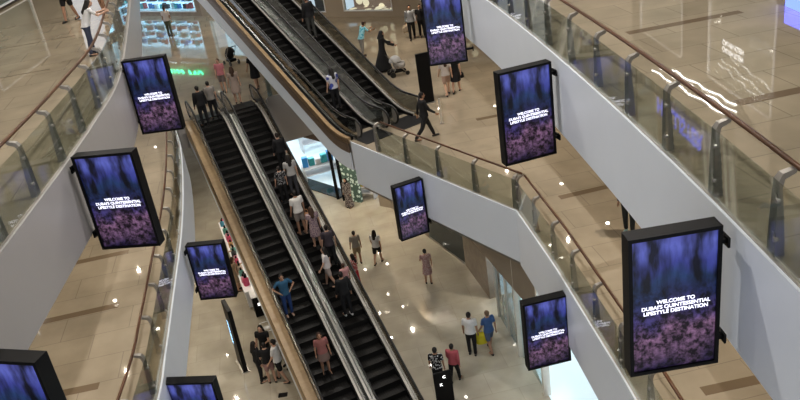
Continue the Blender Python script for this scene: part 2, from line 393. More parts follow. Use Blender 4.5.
for q in (g_line[2], g_line[1]):
    bm = bmesh.new(); box(bm, q[0] - .12, q[0] + .12, q[1] - .12, q[1] + .12, 0, ZT); struct('trim_%d' % (k + 1), bm, M['steel']); k += 1
# bright interiors behind
bm = bmesh.new(); prism(bm, [(3.7, 27.7), (3.9, 22), (4.2, 20), (4.3, 14), (9.8, 14), (9.8, 28.2)], .005, .02); struct('floor', bm, M['shopwhite'])
bm = bmesh.new(); prism(bm, [(3.5, 28.1), (9.8, 28.4), (9.8, 28.6), (3.5, 28.3)], 0, 3.6); struct('wall_back', bm, M['coollit'])
bm = bmesh.new(); prism(bm, [(9.7, 14), (9.9, 14), (9.9, 28.6), (9.7, 28.6)], 0, ZT); struct('wall_right', bm, M['white'])
# left rear shop on ground floor (white boutique)
bm = bmesh.new(); prism(bm, [(-3.5, 40.3), (-5.2, 42.3), (-8.5, 46), (-8.5, 56), (-1, 56), (-1.5, 41)], .005, .02); struct('floor', bm, M['shopwhite'])
slab('trim_90', (-3.3, 39.95), (-8.4, 45.7), .02, .06, M['tealglass'], -.9)
slab('wall_back', (-8.5, 55.6), (-1, 55.6), 0, 5, M['white'], -.1)
slab('wall_left', (-8.9, 46.2), (-8.9, 55.6), 0, 5, M['white'], .1)
slab('wall_right', (-3.05, 39.75), (-1.2, 55.6), 0, 3.0, M['tealglass'], -.05)
for i, q in enumerate(((-3.35, 40.0), (-3.0, 39.7))):
    bm = bmesh.new(); box(bm, q[0] - .08, q[0] + .08, q[1] - .08, q[1] + .08, 0, ZT); struct('trim_%d' % (91 + i), bm, M['black'])
slab('trim_95', (-8.9, 46.2), (-3.3, 39.95), 3.3, ZT, M['darkwall'], .3)
# glittering glass panel beside the boutique entrance, shop wall further right
slab('wall_right', (-2.95, 39.65), (-2.1, 39.0), .02, 4.2, pattern_mat('mosaic_panel', (.75, .9, .85), (.12, .2, .17), 5), .2)
slab('wall_right', (-.5, 37.8), (-1.1, 38.3), 0, ZT, M['wallshop'], -.3)
slab('wall_back', (-1.6, 43.5), (1, 43.5), 0, ZT, M['wallshop'], -.1)
# ceiling of the hall, with roof lights
bm = bmesh.new(); prism(bm, [(-17, -4), (10.2, -4), (10.2, 70), (-21, 70)], 24, 24.2); struct('ceiling', bm, M['soffit'])
wall('wall_back', (10.2, 66), (-21, 66), L2 - 1.4, 24, M['wallshop'], -.25)
# level 2 far landing, where the upper escalators arrive
u32 = math.radians(32)
def E2(u, v, z=0):   # v runs uphill, u to the right
    return Vector((u * math.cos(u32) - v * math.sin(u32), u * math.sin(u32) + v * math.cos(u32), z))
pl = [E2(13.2, 39.0), E2(18.0, 39.0), (1.6, 38.2), (9.9, 38), (9.9, 44), (3.2, 47), (-20, 63.5), (-16.3, 46), (-12.4, 46)]
pl = [(p[0], p[1]) for p in pl]
bm = bmesh.new(); prism(bm, pl, L2 - .12, L2); struct('floor', bm, M['floor_2'])
bm = bmesh.new(); prism(bm, pl, L2 - 1.4, L2 - 1.3); struct('ceiling', bm, M['soffit'])

# ---------------------------------------------------------------- glass railings
def railing(pts, z, side, label, spacing=1.72, first=.4, group='glass railings around the atrium edge'):
    """pts = fascia top line; side=+1 floor on the left of the line, -1 on the right"""
    t = thing('glass_railing', label, 'railing', (pts[0].x, pts[0].y, z), 0)
    inv = Matrix.Translation((-pts[0].x, -pts[0].y, -z))
    def fin(name, bm, m, **kk):
        bmesh.ops.transform(bm, matrix=inv, verts=bm.verts); return obj(name, bm, m, t, **kk)
    hr = offset(pts, .31 * side); bm = bmesh.new(); tube(bm, [(p.x, p.y, z + 1.12) for p in hr], .034, 10); fin('handrail', bm, M['wood_rail'], smooth=True)
    bm = bmesh.new(); wall_along(bm, offset(pts, .02 * side), .04 * side, z + .0, z + .03); fin('base_shoe', bm, M['steel_dk'])
    fine = resample(pts, spacing)
    gl = offset(fine, .035 * side)
    for i in range(len(gl) - 1):
        a, b = gl[i], gl[i + 1]; dd = (b - a).normalized()
        bm = bmesh.new(); wall_along(bm, [a + dd * .012, b - dd * .012], .014 * side, z + .05, z + 1.02); fin('glass_panel', bm, M['glass'])
        # slim polished top edge belongs to the panel line
    for i in range(len(fine)):
        tt = (fine[min(i + 1, len(fine) - 1)] - fine[max(i - 1, 0)]).normalized(); nn = Vector((-tt.y, tt.x, 0)) * side
        p = fine[i] + tt * .16
        prof = [(.09, 0, .10), (.21, 0, .10), (.18, .5, .085), (.15, .88, .065), (.18, .98, .05), (.31, 1.03, .035), (.33, 1.08, .035), (.30, 1.09, .035), (.15, 1.05, .05), (.10, .97, .065), (.09, .5, .085)]
        bm = bmesh.new(); A = []; B = []
        for (o_, h, w) in prof:
            c = p + nn * o_
            A.append(bm.verts.new(c + tt * w + Vector((0, 0, z + h)))); B.append(bm.verts.new(c - tt * w + Vector((0, 0, z + h))))
        K = len(prof)
        order = [(0, 1, 2, 10), (10, 2, 3, 9), (9, 3, 4, 8), (8, 4, 5, 7), (7, 5, 6)]
        for q in order:
            bm.faces.new([A[j] for j in q]); bm.faces.new([B[j] for j in reversed(q)])
        for j in range(K): bm.faces.new((A[j], B[j], B[(j + 1) % K], A[(j + 1) % K]))
        for h in (.3, .8):
            c = p + nn * .1; tube(bm, [c + Vector((0, 0, z + h)), c - nn * .08 - tt * .2 + Vector((0, 0, z + h))], .012, 6)
            tube(bm, [c - nn * .05 - tt * .2 + Vector((0, 0, z + h)), c - nn * .09 - tt * .2 + Vector((0, 0, z + h))], .028, 8)
        fin('post', bm, M['steel_dk'])
    return t
def cut(pts, y0, y1): return [p for p in pts if y0 <= p.y <= y1]
railing(cut(l2_right, 4.5, 40), L2, -1, 'brown topped glass railing along the upper right balcony')
railing(cut(l2_left, 5, 44), L2, 1, 'brown topped glass railing along the upper left curved balcony')
railing(cut(l1_r, 8, 21), L1, -1, 'glass railing on the straight stretch of the middle balcony, right of the atrium', 1.6)
railing([p for p in l1_r2 if p.y < 27.6], L1, -1, 'glass railing in front of the upper escalator landing, on the slanting balcony edge', 1.8)
railing(cut(l1_left, 8, 34), L1, 1, 'curved glass railing on the lower left balcony beside the lower escalators', 1.6)
railing(resample([V2(E1(7.95, -35.6)), V2(E1(9.3, -35.6))], .3), L1, 1, 'short glass railing at the head of the lower escalators, by the woman in black', .8)

# ---------------------------------------------------------------- escalators
def make_escalator(name_label, rise, slope, flat_lo, flat_hi, w, origin, ang, outer=None, outer_side=0, stripes=True, v_hi_only=None, red=False):
    """local axes: X right of the uphill direction, Y uphill, origin at the lower end of the slope, centre of the steps"""
    t = thing('escalator', name_label, 'escalator', origin, ang)
    run = rise / slope; h = w / 2
    # smooth side profile
    def prof(dz, ext=0.0, n=6, r=.7):
        pts = [(-flat_lo - ext, dz)]
        for i in range(n + 1):
            s = i / n; pts.append((-r + 2 * r * s, dz + slope * r * s * s))
        for i in range(n + 1):
            s = i / n; v = run - r + 2 * r * s; z = rise - slope * r * (1 - s) ** 2; pts.append((v, dz + z))
        pts.append((run + flat_hi + ext, rise + dz)); return pts
    def strip(bm, x0, x1, p_lo, p_hi):
        ring = [[bm.verts.new((x0, a[0], a[1])), bm.verts.new((x1, a[0], a[1])), bm.verts.new((x1, b[0], b[1])), bm.verts.new((x0, b[0], b[1]))] for a, b in zip(p_lo, p_hi)]
        for i in range(len(ring) - 1):
            for q in range(4): bm.faces.new((ring[i][q], ring[i][(q + 1) % 4], ring[i + 1][(q + 1) % 4], ring[i + 1][q]))
        bm.faces.new(ring[0]); bm.faces.new(ring[-1][::-1])
    # truss underside
    bm = bmesh.new(); strip(bm, -h - .14, h + .14, prof(-.95), prof(-.45)); obj('truss', bm, M['brown'], t)
    # steps
    d = .4; th = slope * d; nst = int(run / d) + 3
    bm = bmesh.new(); box(bm, -h, h, 0, d, -.03, 0); box(bm, -h, h, 0, .02, -th - .03, 0)
    for i in range(13):
        x = -h + w * (i + .5) / 13; box(bm, x - .018, x + .018, .02, d, 0, .008)
    bmesh.ops.recalc_face_normals(bm, faces=bm.faces)
    me = bpy.data.meshes.new('step'); bm.to_mesh(me); bm.free(); me.materials.append(M['step']); me.materials.append(M['riser'])
    for i in range(nst):
        v = -d + i * d; z = min(max(v * slope, 0), rise)
        o = bpy.data.objects.new('step', me); C.objects.link(o); o.parent = t; o.location = (0, v, z)
        if i: 
            bmn = None
    # step edge (grey nosing) as one striping part per flight
    bm = bmesh.new()
    for i in range(nst):
        v = -d + i * d; z = min(max(v * slope, 0), rise); box(bm, -h + .03, h - .03, v - .004, v + .03, z + .004, z + .012)
    tag(obj('step_nosing', bm, M['riser'], t), kind='stuff')
    for s in (0, 1):
        v0, v1, z = ((-flat_lo - .9, -.75, 0.01), (run + .75, run + flat_hi + .9, rise + .01))[s]
        obj('comb_plate', bbox(.004, -h - .12, h + .12, v0, v1, z - .03, z + .012), M['plate'], t)
    for s in (-1, 1):
        bm = bmesh.new(); strip(bm, s * (h + .0), s * (h + .05), prof(-.5), prof(.10)); obj('skirt_panel', bm, M['black'], t)
        bm = bmesh.new(); strip(bm, s * (h + .05), s * (h + .13), prof(-.5), prof(.13)); obj('inner_deck', bm, M['steel'], t)
        bm = bmesh.new(); strip(bm, s * (h + .13), s * (h + .145), prof(.10, .3), prof(.86, .3)); obj('balustrade_glass', bm, M['glass_dk'], t)
        top = prof(.90, .35)
        path = []
        v0, z0 = top[0]; v1, z1 = top[-1]; rr = .36
        for i in range(9):
            a = PI * i / 8; path.append((v0 - rr * math.sin(a), z0 - rr + -rr * math.cos(a) * -1 if False else z0 - rr - rr * math.cos(a)))
        path += top[1:-1]
        for i in range(9):
            a = PI * i / 8; path.append((v1 + rr * math.sin(a), z1 - rr + rr * math.cos(a)))
        x = s * (h + .137)
        bm = bmesh.new(); tube(bm, [(x, a, b) for a, b in path], .042, 8); obj('handrail', bm, M['rubber'], t, smooth=True)
        bm = bmesh.new(); strip(bm, x - .02, x + .02, [(a, b - .07) for a, b in top[1:-1]], [(a, b - .03) for a, b in top[1:-1]]); obj('rail_profile', bm, M['steel'], t)
        # rounded newel glass
        for (vv, zz, sg) in ((v0, z0, -1), (v1, z1, 1)):
            bm = bmesh.new(); A = []; B = []
            for i in range(9):
                a = PI * i / 8; q = (vv + sg * (rr - .03) * math.sin(a), zz - rr + (rr - .03) * math.cos(a))
                A.append(bm.verts.new((x - .007, *q))); B.append(bm.verts.new((x + .007, *q)))
            bm.faces.new(A); bm.faces.new(B[::-1])
            for i in range(9): bm.faces.new((A[i], B[i], B[(i + 1) % 9], A[(i + 1) % 9]))
            obj('newel_panel', bm, M['steel_dk'], t)
    if outer:
        s = outer_side; x0 = s * (h + .15); x1 = s * (h + outer)
        if red:
            bm = bmesh.new(); strip(bm, x0, x1 - s * .15, prof(-.1), prof(.125)); obj('inner_trim', bm, M['black'], t); x0 = x1 - s * .15
        bm = bmesh.new(); strip(bm, x0, x1, prof(-.1), prof(.14)); obj('outer_deck', bm, M['tan'], t)
        lo_ = -1.2 if red else -1.05
        bm = bmesh.new(); strip(bm, x1 - s * .04, x1, prof(-.48 if red else -.6), prof(.08)); obj('wood_cladding', bm, M['brown'] if red else M['tan'], t)
        bm = bmesh.new(); strip(bm, x1 - s * .06, x1 - s * .005, prof(lo_), prof(-.46 if red else -.58)); obj('white_cladding', bm, M['fascia'], t)
        bm = bmesh.new(); strip(bm, *sorted((-s * (h + .14), x1 - s * .02)), prof(lo_ - .02), prof(lo_ + .04))
        obj('soffit_panel', bm, M['fascia'], t)
    return t
# lower pair: foot off to the near side, head on level 1
rise1 = L1; run1 = rise1 / .5
def e1_origin(u): 
    q = E1(u, -34.2 + run1); return (q.x, q.y, 0)
# uphill direction is (-sin A1, cos A1)  ->  rotation A1
make_escalator('left lower escalator carrying a rider in blue, wood clad on its outer side', rise1, .5, .9, .75, 1.08, e1_origin(4.92), A1, .52, -1)
make_escalator('right lower escalator crowded with riders, beside the ground floor hall', rise1, .5, .9, .75, 1.08, e1_origin(6.56), A1, .3, 1)
bm = bmesh.new()
def centre_deck(label, org, ang, run, rise, strips):
    ms = thing('centre_deck', label, 'escalator deck', org, ang)
    for (x0, x1) in strips:
        bm = bmesh.new(); vv = [bm.verts.new(q) for q in [(x0, -.2, .16), (x1, -.2, .16), (x1, run, rise + .16), (x0, run, rise + .16), (x0, -.2, .0), (x1, -.2, .0), (x1, run, rise + .02), (x0, run, rise + .02)]]
        for q in ((0, 1, 2, 3), (4, 7, 6, 5), (0, 4, 5, 1), (1, 5, 6, 2), (2, 6, 7, 3), (3, 7, 4, 0)): bm.faces.new([vv[j] for j in q])
        obj('deck_strip', bm, M['steel'], ms)
centre_deck('brushed steel deck strip between the two lower escalators', e1_origin(5.74), A1, run1, rise1, ((-.12, -.02), (.02, .12)))
# upper pair: from level 1 up to level 2
rise2 = L2 - L1
def e2_origin(u): 
    q = E2(u, 26.3); return (q.x, q.y, L1)
make_escalator('left upper escalator with brown and white cladding over the atrium', rise2, .5, 1.0, .9, 1.0, e2_origin(14.8), u32, .42, -1, red=True)
make_escalator('right upper escalator carrying a man in black, beyond its twin', rise2, .5, 1.0, .9, 1.0, e2_origin(16.5), u32, .3, 1)

centre_deck('brushed steel deck strip between the two upper escalators', e2_origin(15.65), u32, rise2 / .5, rise2, ((-.19, .19),))

# ---------------------------------------------------------------- hanging screens
def screen(name_label, a, b, zt, zb, wall_side, text=True, gap=.25):
    a = V2(a); b = V2(b); w = (b - a).length; ang = math.atan2(b.y - a.y, b.x - a.x); h = zt - zb
    c = (a + b) / 2
    t = thing('hanging_screen', name_label, 'screen', (c.x, c.y, zb), ang)
    fw = .05
    bm = bmesh.new(); box(bm, -w / 2, w / 2, .02, .24, 0, h); bevel(bm, .012); obj('housing', bm, M['black'], t)
    bm = bmesh.new()
    for q in ((-w / 2, -w / 2 + fw, 0, h), (w / 2 - fw, w / 2, 0, h), (-w / 2 + fw, w / 2 - fw, 0, fw), (-w / 2 + fw, w / 2 - fw, h - fw, h)):
        box(bm, q[0], q[1], -.02, .03, q[2], q[3])
    obj('bezel', bm, M['black'], t)
    bm = bmesh.new(); vs = [bm.verts.new(q) for q in ((-w / 2 + fw, .012, fw), (w / 2 - fw, .012, fw), (w / 2 - fw, .012, h - fw), (-w / 2 + fw, .012, h - fw))]; bm.faces.new(vs)
    d = obj('display', bm, M['screen'], t, recalc=False)
    me = text_mesh("WELCOME TO\nDUBAI'S QUINTESSENTIAL\nLIFESTYLE DESTINATION", .074 * w / 1.15, .0022, spacing=1.0)
    o = link('lettering', me, M['caption'], d); o.location = (.02, .006, h * .49); o.rotation_euler = (PI / 2, 0, 0)
    s = wall_side
    for hz in (h * .16, h * .86):
        bm = bmesh.new(); box(bm, *sorted((s * (w / 2 - .03), s * (w / 2 + gap))), .08, .16, hz - .03, hz + .03); box(bm, *sorted((s * (w / 2 + gap - .03), s * (w / 2 + gap))), .02, .22, hz - .07, hz + .07)
        obj('bracket', bm, M['black'], t)
    return t
S15 = 1.5
scr = [('largest hanging screen, at the right below the upper balcony', (2.72, 8.58), (3.93, 8.6), 11.85, 9.72, 1, .12),
       ('upright hanging screen mid way along the upper right fascia', (2.5, 16.6), (3.74, 16.9), 11.67, 9.47, 1, .14),
       ('hanging screen cut by the top edge, above the walkers on the middle floor', (1.65, 25.7), (2.93, 25.6), 11.75, 9.37, 1, .22),
       ('small turned hanging screen below the bend of the middle fascia, near the photo centre', (-.165, 24.4), (.86, 24.8), 5.8, 3.73, 1, .12),
       ('hanging screen at the lower right of the middle fascia, over the white lit shop floor', (2.59, 16.55), (3.75, 16.7), 5.7, 3.67, 1, .1),
       ('hanging screen on the upper left fascia nearest the head of the lower escalators', (-7.0, 22.0), (-5.78, 21.9), 11.96, 9.8, -1, .15),
       ('large hanging screen on the upper left fascia in the left third', (-6.27, 15.0), (-5.0, 14.76), 11.86, 9.76, -1, .12),
       ('hanging screen on the lower left fascia beside the cosmetics counter', (-6.78, 22.1), (-5.6, 21.95), 6.0, 4.02, -1, .1),
       ('hanging screen cut by the bottom edge on the lower left fascia', (-6.2, 15.5), (-4.95, 15.25), 5.82, 3.8, -1, .12),
       ('hanging screen cut by the bottom left corner on the upper left fascia', (-6.1, 9.12), (-4.98, 8.75), 11.33, 9.3, -1, .15)]
for l, a, b, zt, zb, ws, gp in scr: screen(l, a, b, zt + S15, zb + S15, ws, gap=gp)

# ---------------------------------------------------------------- standing signs
def totem(label, p, ang, w, h, th, lines, blue=False):
    t = thing('standing_sign', label, 'sign', p, ang)
    obj('sign_body', bbox(.015, -w / 2, w / 2, -th / 2, th / 2, .04, h), M['black'], t)
    obj('foot', bbox(.01, -w / 2 - .03, w / 2 + .03, -th / 2 - .08, th / 2 + .08, 0, .04), M['steel_dk'], t)
    for (txt, sz, x, z, rot) in lines:
        o = link('lettering', text_mesh(txt, sz, .004), M['blue_text'] if blue else M['white_e'], t)
        o.location = (x, -th / 2 - .006, z); o.rotation_euler = (PI / 2, rot, 0)
M['blue_text'] = mat('pale_blue_letters', (.4, .7, 1), .5, emit=2.2, ecol=(.35, .65, 1))
q = P(243, 366, 0); totem('tall thin black totem with glowing blue vertical lettering on the ground floor', q, math.radians(-68), 1.0, 2.85, .16, [('FITNESS', .3, -.3, 1.5, PI / 2)], True)
q = P(447, 409, 0); totem('black menu board with white lettering in front of the patterned shirt', q, math.radians(8), .62, 1.6, .08, [('C', .15, .05, 1.4, 0), ('K', .15, -.08, 1.1, 0)])
q = P(428, 103, L1); totem('tall black totem standing on the middle floor beside the upper escalators', q, math.radians(10), .55, 2.15, .12, [])
q = P(442, 123, L1); t = thing('steel_bollard', 'short steel post at the foot of the upper escalators', 'bollard', q)
bm = bmesh.new(); tube(bm, [(0, 0, 0), (0, 0, 1.0)], .04, 12); obj('shaft', bm, M['steel'], t); bm = bmesh.new(); tube(bm, [(0, 0, 0), (0, 0, .02)], .09, 14); obj('base', bm, M['steel_dk'], t)
# neon signs and light strips on the far shop fascias (their reflections lie on the polished floors)
def wall_sign(label, body, size, loc, rot, m):
    o = link('wall_sign', text_mesh(body, size, size * .03), m); o.location = loc; o.rotation_euler = rot; tag(o, label, 'sign')
wall_sign('green neon shop name on the far fascia', 'Miss Mo', 1.25, (-14.6, 59.6, 11.9), (PI / 2, 0, -math.radians(36)), M['green_e'])
wall_sign('blue neon letters on the right wall of the upper floor', 'HOLLISTER', .8, (9.55, 24.5, 18.4), (PI / 2, 0, -PI / 2), M['blue_e'])
wall_sign('small white shop name on the right wall of the upper floor', 'CALVIN KLEIN\nCALVIN KLEIN', .2, (9.5, 20.6, 14.9), (PI / 2, 0, -PI / 2), M['white_e'])
wall_sign('white glowing letters over a shop on the lower left wall', 'shoo', .7, (-13.6, 25.2, 11.2), (PI / 2, 0, PI / 2), M['white_e'])
bm = bmesh.new(); box(bm, 9.60, 9.72, 16.2, 18.2, L2 + .0, L2 + .4); t = tag(obj('led_board', bm, M['blue_e']), 'blue glowing board at the top right corner', 'display')

# ---------------------------------------------------------------- people
def capsule(bm, a, b, r0, r1, seg=10, sy=1.0):
    a = Vector(a); b = Vector(b); t = (b - a)
    if t.length < 1e-5: t = Vector((0, 0, .001))
    t.normalize(); ref = Vector((0, 1, 0)) if abs(t.y) < .8 else Vector((1, 0, 0))
    u = t.cross(ref).normalized(); w = u.cross(t)
    prof = []
    for i in range(4): q = PI / 2 * i / 4; prof.append((a - t * r0 * math.cos(q), r0 * math.sin(q)))
    prof.append((a, r0)); prof.append((b, r1))
    for i in range(1, 5): q = PI / 2 * i / 4; prof.append((b + t * r1 * math.sin(q), r1 * math.cos(q)))
    prev = None
    for i, (c, r) in enumerate(prof):
        if r < 1e-6: ring = [bm.verts.new(c)]
        else: ring = [bm.verts.new(c + (u * math.cos(2 * PI * k_ / seg) + w * math.sin(2 * PI * k_ / seg) * sy) * r) for k_ in range(seg)]
        if prev is not None:
            if len(prev) == 1: [bm.faces.new((prev[0], ring[j], ring[(j + 1) % seg])) for j in range(seg)]
            elif len(ring) == 1: [bm.faces.new((prev[j], ring[0], prev[(j + 1) % seg])) for j in range(seg)]
            else: [bm.faces.new((prev[j], ring[j], ring[(j + 1) % seg], prev[(j + 1) % seg])) for j in range(seg)]
        prev = ring
def ellip(bm, c, r, seg=14):
    m = Matrix.Translation(c) @ Matrix.Diagonal((*r, 1)); bmesh.ops.create_uvsphere(bm, u_segments=seg, v_segments=10, radius=1, matrix=m)
def loft(bm, rings, seg=18):
    """rings: (centre, half width x, half depth y)"""
    prev = None
    for (c, rx, ry) in rings:
        ring = [bm.verts.new((c[0] + rx * math.cos(2 * PI * j / seg), c[1] + ry * math.sin(2 * PI * j / seg), c[2])) for j in range(seg)]
        if prev: [bm.faces.new((prev[j], prev[(j + 1) % seg], ring[(j + 1) % seg], ring[j])) for j in range(seg)]
        else: bm.faces.new(ring[::-1])
        prev = ring
    bm.faces.new(prev)
def remesh(bm, vox, smooth_it=2):
    bmesh.ops.recalc_face_normals(bm, faces=bm.faces)
    me = bpy.data.meshes.new('tmp'); bm.to_mesh(me); bm.free()
    o = bpy.data.objects.new('tmp', me); C.objects.link(o)
    md = o.modifiers.new('r', 'REMESH'); md.mode = 'VOXEL'; md.voxel_size = vox; md.use_smooth_shade = True
    if smooth_it:
        s = o.modifiers.new('s', 'SMOOTH'); s.iterations = smooth_it; s.factor = .5
    dg = bpy.context.evaluated_depsgraph_get(); r = bpy.data.meshes.new_from_object(o.evaluated_get(dg))
    bpy.data.objects.remove(o); bpy.data.meshes.remove(me)
    for p in r.polygons: p.use_smooth = True
    return r
def skeleton(pose):
    """joints of a 1.7 m figure facing +Y; pose = dict of angles in degrees"""
    g = lambda k_, d=0: math.radians(pose.get(k_, d))
    J = {}
    lean = g('lean'); 
    def tor(x, y, z):  # torso point, bent forward about the hips
        dz = z - .92; return Vector((x, y + dz * math.sin(lean), .92 + dz * math.cos(lean)))
    for s, n_ in ((-1, 'l'), (1, 'r')):
        hip = Vector((s * .088, 0, .90)); a = g('leg_' + n_); kb = g('knee_' + n_, 4); sp = math.radians(2)
        knee = hip + Vector((s * math.sin(sp) * .4, math.sin(a) * .43, -math.cos(a) * .43))
        a2 = a - kb; ank = knee + Vector((0, math.sin(a2) * .40, -math.cos(a2) * .40))
        J['hip' + n_] = hip; J['knee' + n_] = knee; J['ank' + n_] = ank; J['toe' + n_] = ank + Vector((s * .02, .15, -.045))
        sh = tor(s * .185, 0, 1.40); b = g('arm_' + n_); ab = g('abd_' + n_, 9); eb = g('elb_' + n_, 12); inn = g('in_' + n_, 0)
        el = sh + Vector((s * math.sin(ab) * .29, math.sin(b) * .29 * math.cos(ab), -math.cos(b) * math.cos(ab) * .29))
        c = b + eb; sd = math.sin(ab * .4 - inn)
        wr = el + Vector((s * sd * .25, math.sin(c) * .25 * math.cos(sd), -math.cos(c) * .25 * math.cos(sd)))
        J['sh' + n_] = sh; J['el' + n_] = el; J['wr' + n_] = wr
    J['neck'] = tor(0, -.01, 1.45); J['head'] = tor(0, .02, 1.585) ; J['chest'] = tor(0, 0, 1.28); J['waist'] = tor(0, 0, 1.08)
    low = min(J['ankl'].z, J['ankr'].z) - .075
    for k_ in J: J[k_] = J[k_] - Vector((0, 0, low))
    J['tor'] = tor; J['low'] = low
    return J
def hand(bm, J, n_):
    s = -1 if n_ == 'l' else 1
    el, wr = J['el' + n_], J['wr' + n_]; d = (wr - el).normalized(); side = d.cross(Vector((s, 0, 0)))
    if side.length < .1: side = Vector((0, 1, 0))
    side.normalize(); pn = d.cross(side)
    palm = wr + d * .075; capsule(bm, wr, palm, .023, .034, 8, .75)
    for i, (o_, ln) in enumerate(((-.033, .06), (-.011, .078), (.011, .074), (.033, .056))):
        a = palm + side * o_ + d * .012; m1 = a + d * ln * .5 + side * o_ * .22; e = m1 + (d * .8 - pn * .5 * -s).normalized() * ln * .5
        capsule(bm, a, m1, .0095, .009, 6); capsule(bm, m1, e, .009, .0075, 6)
    a = wr + d * .03 + side * .03; m1 = a + (d * .6 + side * .8).normalized() * .035; capsule(bm, a, m1, .011, .01, 6); capsule(bm, m1, m1 + (d * .9 + side * .3).normalized() * .03, .01, .008, 6)
PS = 1.06
_body = {}
def body_mesh(pose):
    key = tuple(sorted(pose.items()))
    if key in _body: return _body[key]
    J = skeleton(pose); tor = J['tor']; lo = Vector((0, 0, J['low'])); bm = bmesh.new()
    rings = [(.86, .12, .09), (.92, .16, .11), (1.0, .15, .105), (1.10, .13, .095), (1.22, .15, .105), (1.34, .17, .105), (1.40, .165, .085), (1.45, .08, .06), (1.47, .05, .05)]
    loft(bm, [(tor(0, 0, z) - lo, a, b) for z, a, b in rings])
    capsule(bm, J['neck'], tor(0, .005, 1.53) - lo, .055, .05)
    hc = J['head']; ellip(bm, hc, (.073, .092, .112)); ellip(bm, hc + Vector((0, .03, -.06)), (.052, .06, .05))
    capsule(bm, hc + Vector((0, .088, .01)), hc + Vector((0, .105, -.022)), .011, .015, 8)
    for s in (-1, 1): ellip(bm, hc + Vector((s * .076, -.005, -.005)), (.012, .02, .03), 8)
    for n_ in 'lr':
        capsule(bm, J['hip' + n_], J['knee' + n_], .088, .056); capsule(bm, J['knee' + n_], J['knee' + n_].lerp(J['ank' + n_], .35), .055, .056); capsule(bm, J['knee' + n_].lerp(J['ank' + n_], .35), J['ank' + n_], .055, .036)
        capsule(bm, J['ank' + n_] + Vector((0, -.03, -.035)), J['toe' + n_], .036, .032, 10)
        capsule(bm, J['sh' + n_], J['el' + n_], .05, .038); capsule(bm, J['el' + n_], J['wr' + n_], .038, .025); hand(bm, J, n_)
    me = remesh(bm, .0115, 1); me.name = 'body'; me.materials.append(None); _body[key] = me; return me
_cl = {}
def cloth_mesh(kind, pose):
    key = (kind, tuple(sorted(pose.items())))
    if key in _cl: return _cl[key]
    J = skeleton(pose); tor = J['tor']; lo = Vector((0, 0, J['low'])); bm = bmesh.new(); e = .02; vox = .017
    L_ = lambda rr: loft(bm, [(tor(0, 0, z) - lo, a + e, b + e) for z, a, b in rr])
    if kind in ('tee', 'shirt', 'longtop', 'vest'):
        base = {'longtop': .74}.get(kind, .88)
        L_([(base, .18, .135), (.95, .165, .12), (1.08, .14, .105), (1.22, .155, .11), (1.34, .175, .11), (1.405, .17, .088), (1.45, .075, .06)])
        if kind != 'vest':
            for n_ in 'lr':
                f_ = .62 if kind in ('tee', 'longtop') else 1
                capsule(bm, J['sh' + n_], J['sh' + n_].lerp(J['el' + n_], f_), .064, .055)
                if kind == 'shirt': capsule(bm, J['el' + n_], J['el' + n_].lerp(J['wr' + n_], .92), .053, .038)
    elif kind in ('pants', 'shorts'):
        L_([(.84, .15, .115), (.92, .165, .115), (1.0, .152, .108)])
        for n_ in 'lr':
            if kind == 'pants':
                capsule(bm, J['hip' + n_], J['knee' + n_], .105, .072); capsule(bm, J['knee' + n_], J['ank' + n_] + Vector((0, 0, .03)), .072, .056)
            else: capsule(bm, J['hip' + n_], J['hip' + n_].lerp(J['knee' + n_], .72), .108, .088)
    elif kind in ('skirt', 'dress', 'abaya'):
        hem = {'skirt': .58, 'dress': .50, 'abaya': .08}[kind]
        if kind != 'skirt':
            L_([(.98, .15, .11), (1.08, .14, .105), (1.22, .155, .11), (1.34, .175, .11), (1.405, .17, .088), (1.45, .075, .06)])
            for n_ in 'lr':
                capsule(bm, J['sh' + n_], J['sh' + n_].lerp(J['el' + n_], 1 if kind == 'abaya' else .5), .062, .055)
                if kind == 'abaya': capsule(bm, J['el' + n_], J['el' + n_].lerp(J['wr' + n_], .95), .055, .055)
        kc = (J['kneel'] + J['kneer']) / 2; ac = (J['ankl'] + J['ankr']) / 2; sp = abs(J['ankl'].y - J['ankr'].y) / 2
        hz = hem; yy = kc.y if hem > .3 else ac.y; spn = sp * (.5 if hem > .3 else 1)
        loft(bm, [((0, yy, hz), .22 if hem > .3 else .27, .16 + spn), ((0, yy * .5, (hz + .9) / 2), .205, .15 + spn * .5), (tor(0, 0, .92) - lo, .18, .13), (tor(0, 0, 1.02) - lo, .16, .12)])
    elif kind in ('hair_short', 'hair_long', 'hijab'):
        vox = .012; hc = J['head']
        if kind == 'hair_short':
            ellip(bm, hc + Vector((0, -.018, .03)), (.083, .093, .098)); ellip(bm, hc + Vector((0, -.04, -.02)), (.072, .062, .07))
        else:
            ellip(bm, hc + Vector((0, -.022, .026)), (.086, .095, .102))
            capsule(bm, hc + Vector((0, -.055, 0)), tor(0, -.10, 1.33 if kind == 'hair_long' else 1.42) - lo, .075, .075, 12)
            for s in (-1, 1): capsule(bm, hc + Vector((s * .07, -.02, 0)), tor(s * .09, -.05, 1.40) - lo, .03, .035, 8)
            if kind == 'hijab': capsule(bm, hc + Vector((0, 0, -.11)), tor(0, .0, 1.4) - lo, .085, .12, 12)
    me = remesh(bm, vox, 3); me.name = kind; me.materials.append(None); _cl[key] = me; return me
bm = bmesh.new(); capsule(bm, (0, -.045, 0), (0, .13, -.008), .05, .045, 10, .85); SHOE = remesh(bm, .014, 1); SHOE.materials.append(None); SHOE.name = 'shoe'
bm = bmesh.new(); ellip(bm, (0, 0, 0), (.012, .007, .008), 8); EYE = bpy.data.meshes.new('eye'); bm.to_mesh(EYE); bm.free(); EYE.materials.append(mat('eye_dark', (.02, .015, .01), .2))
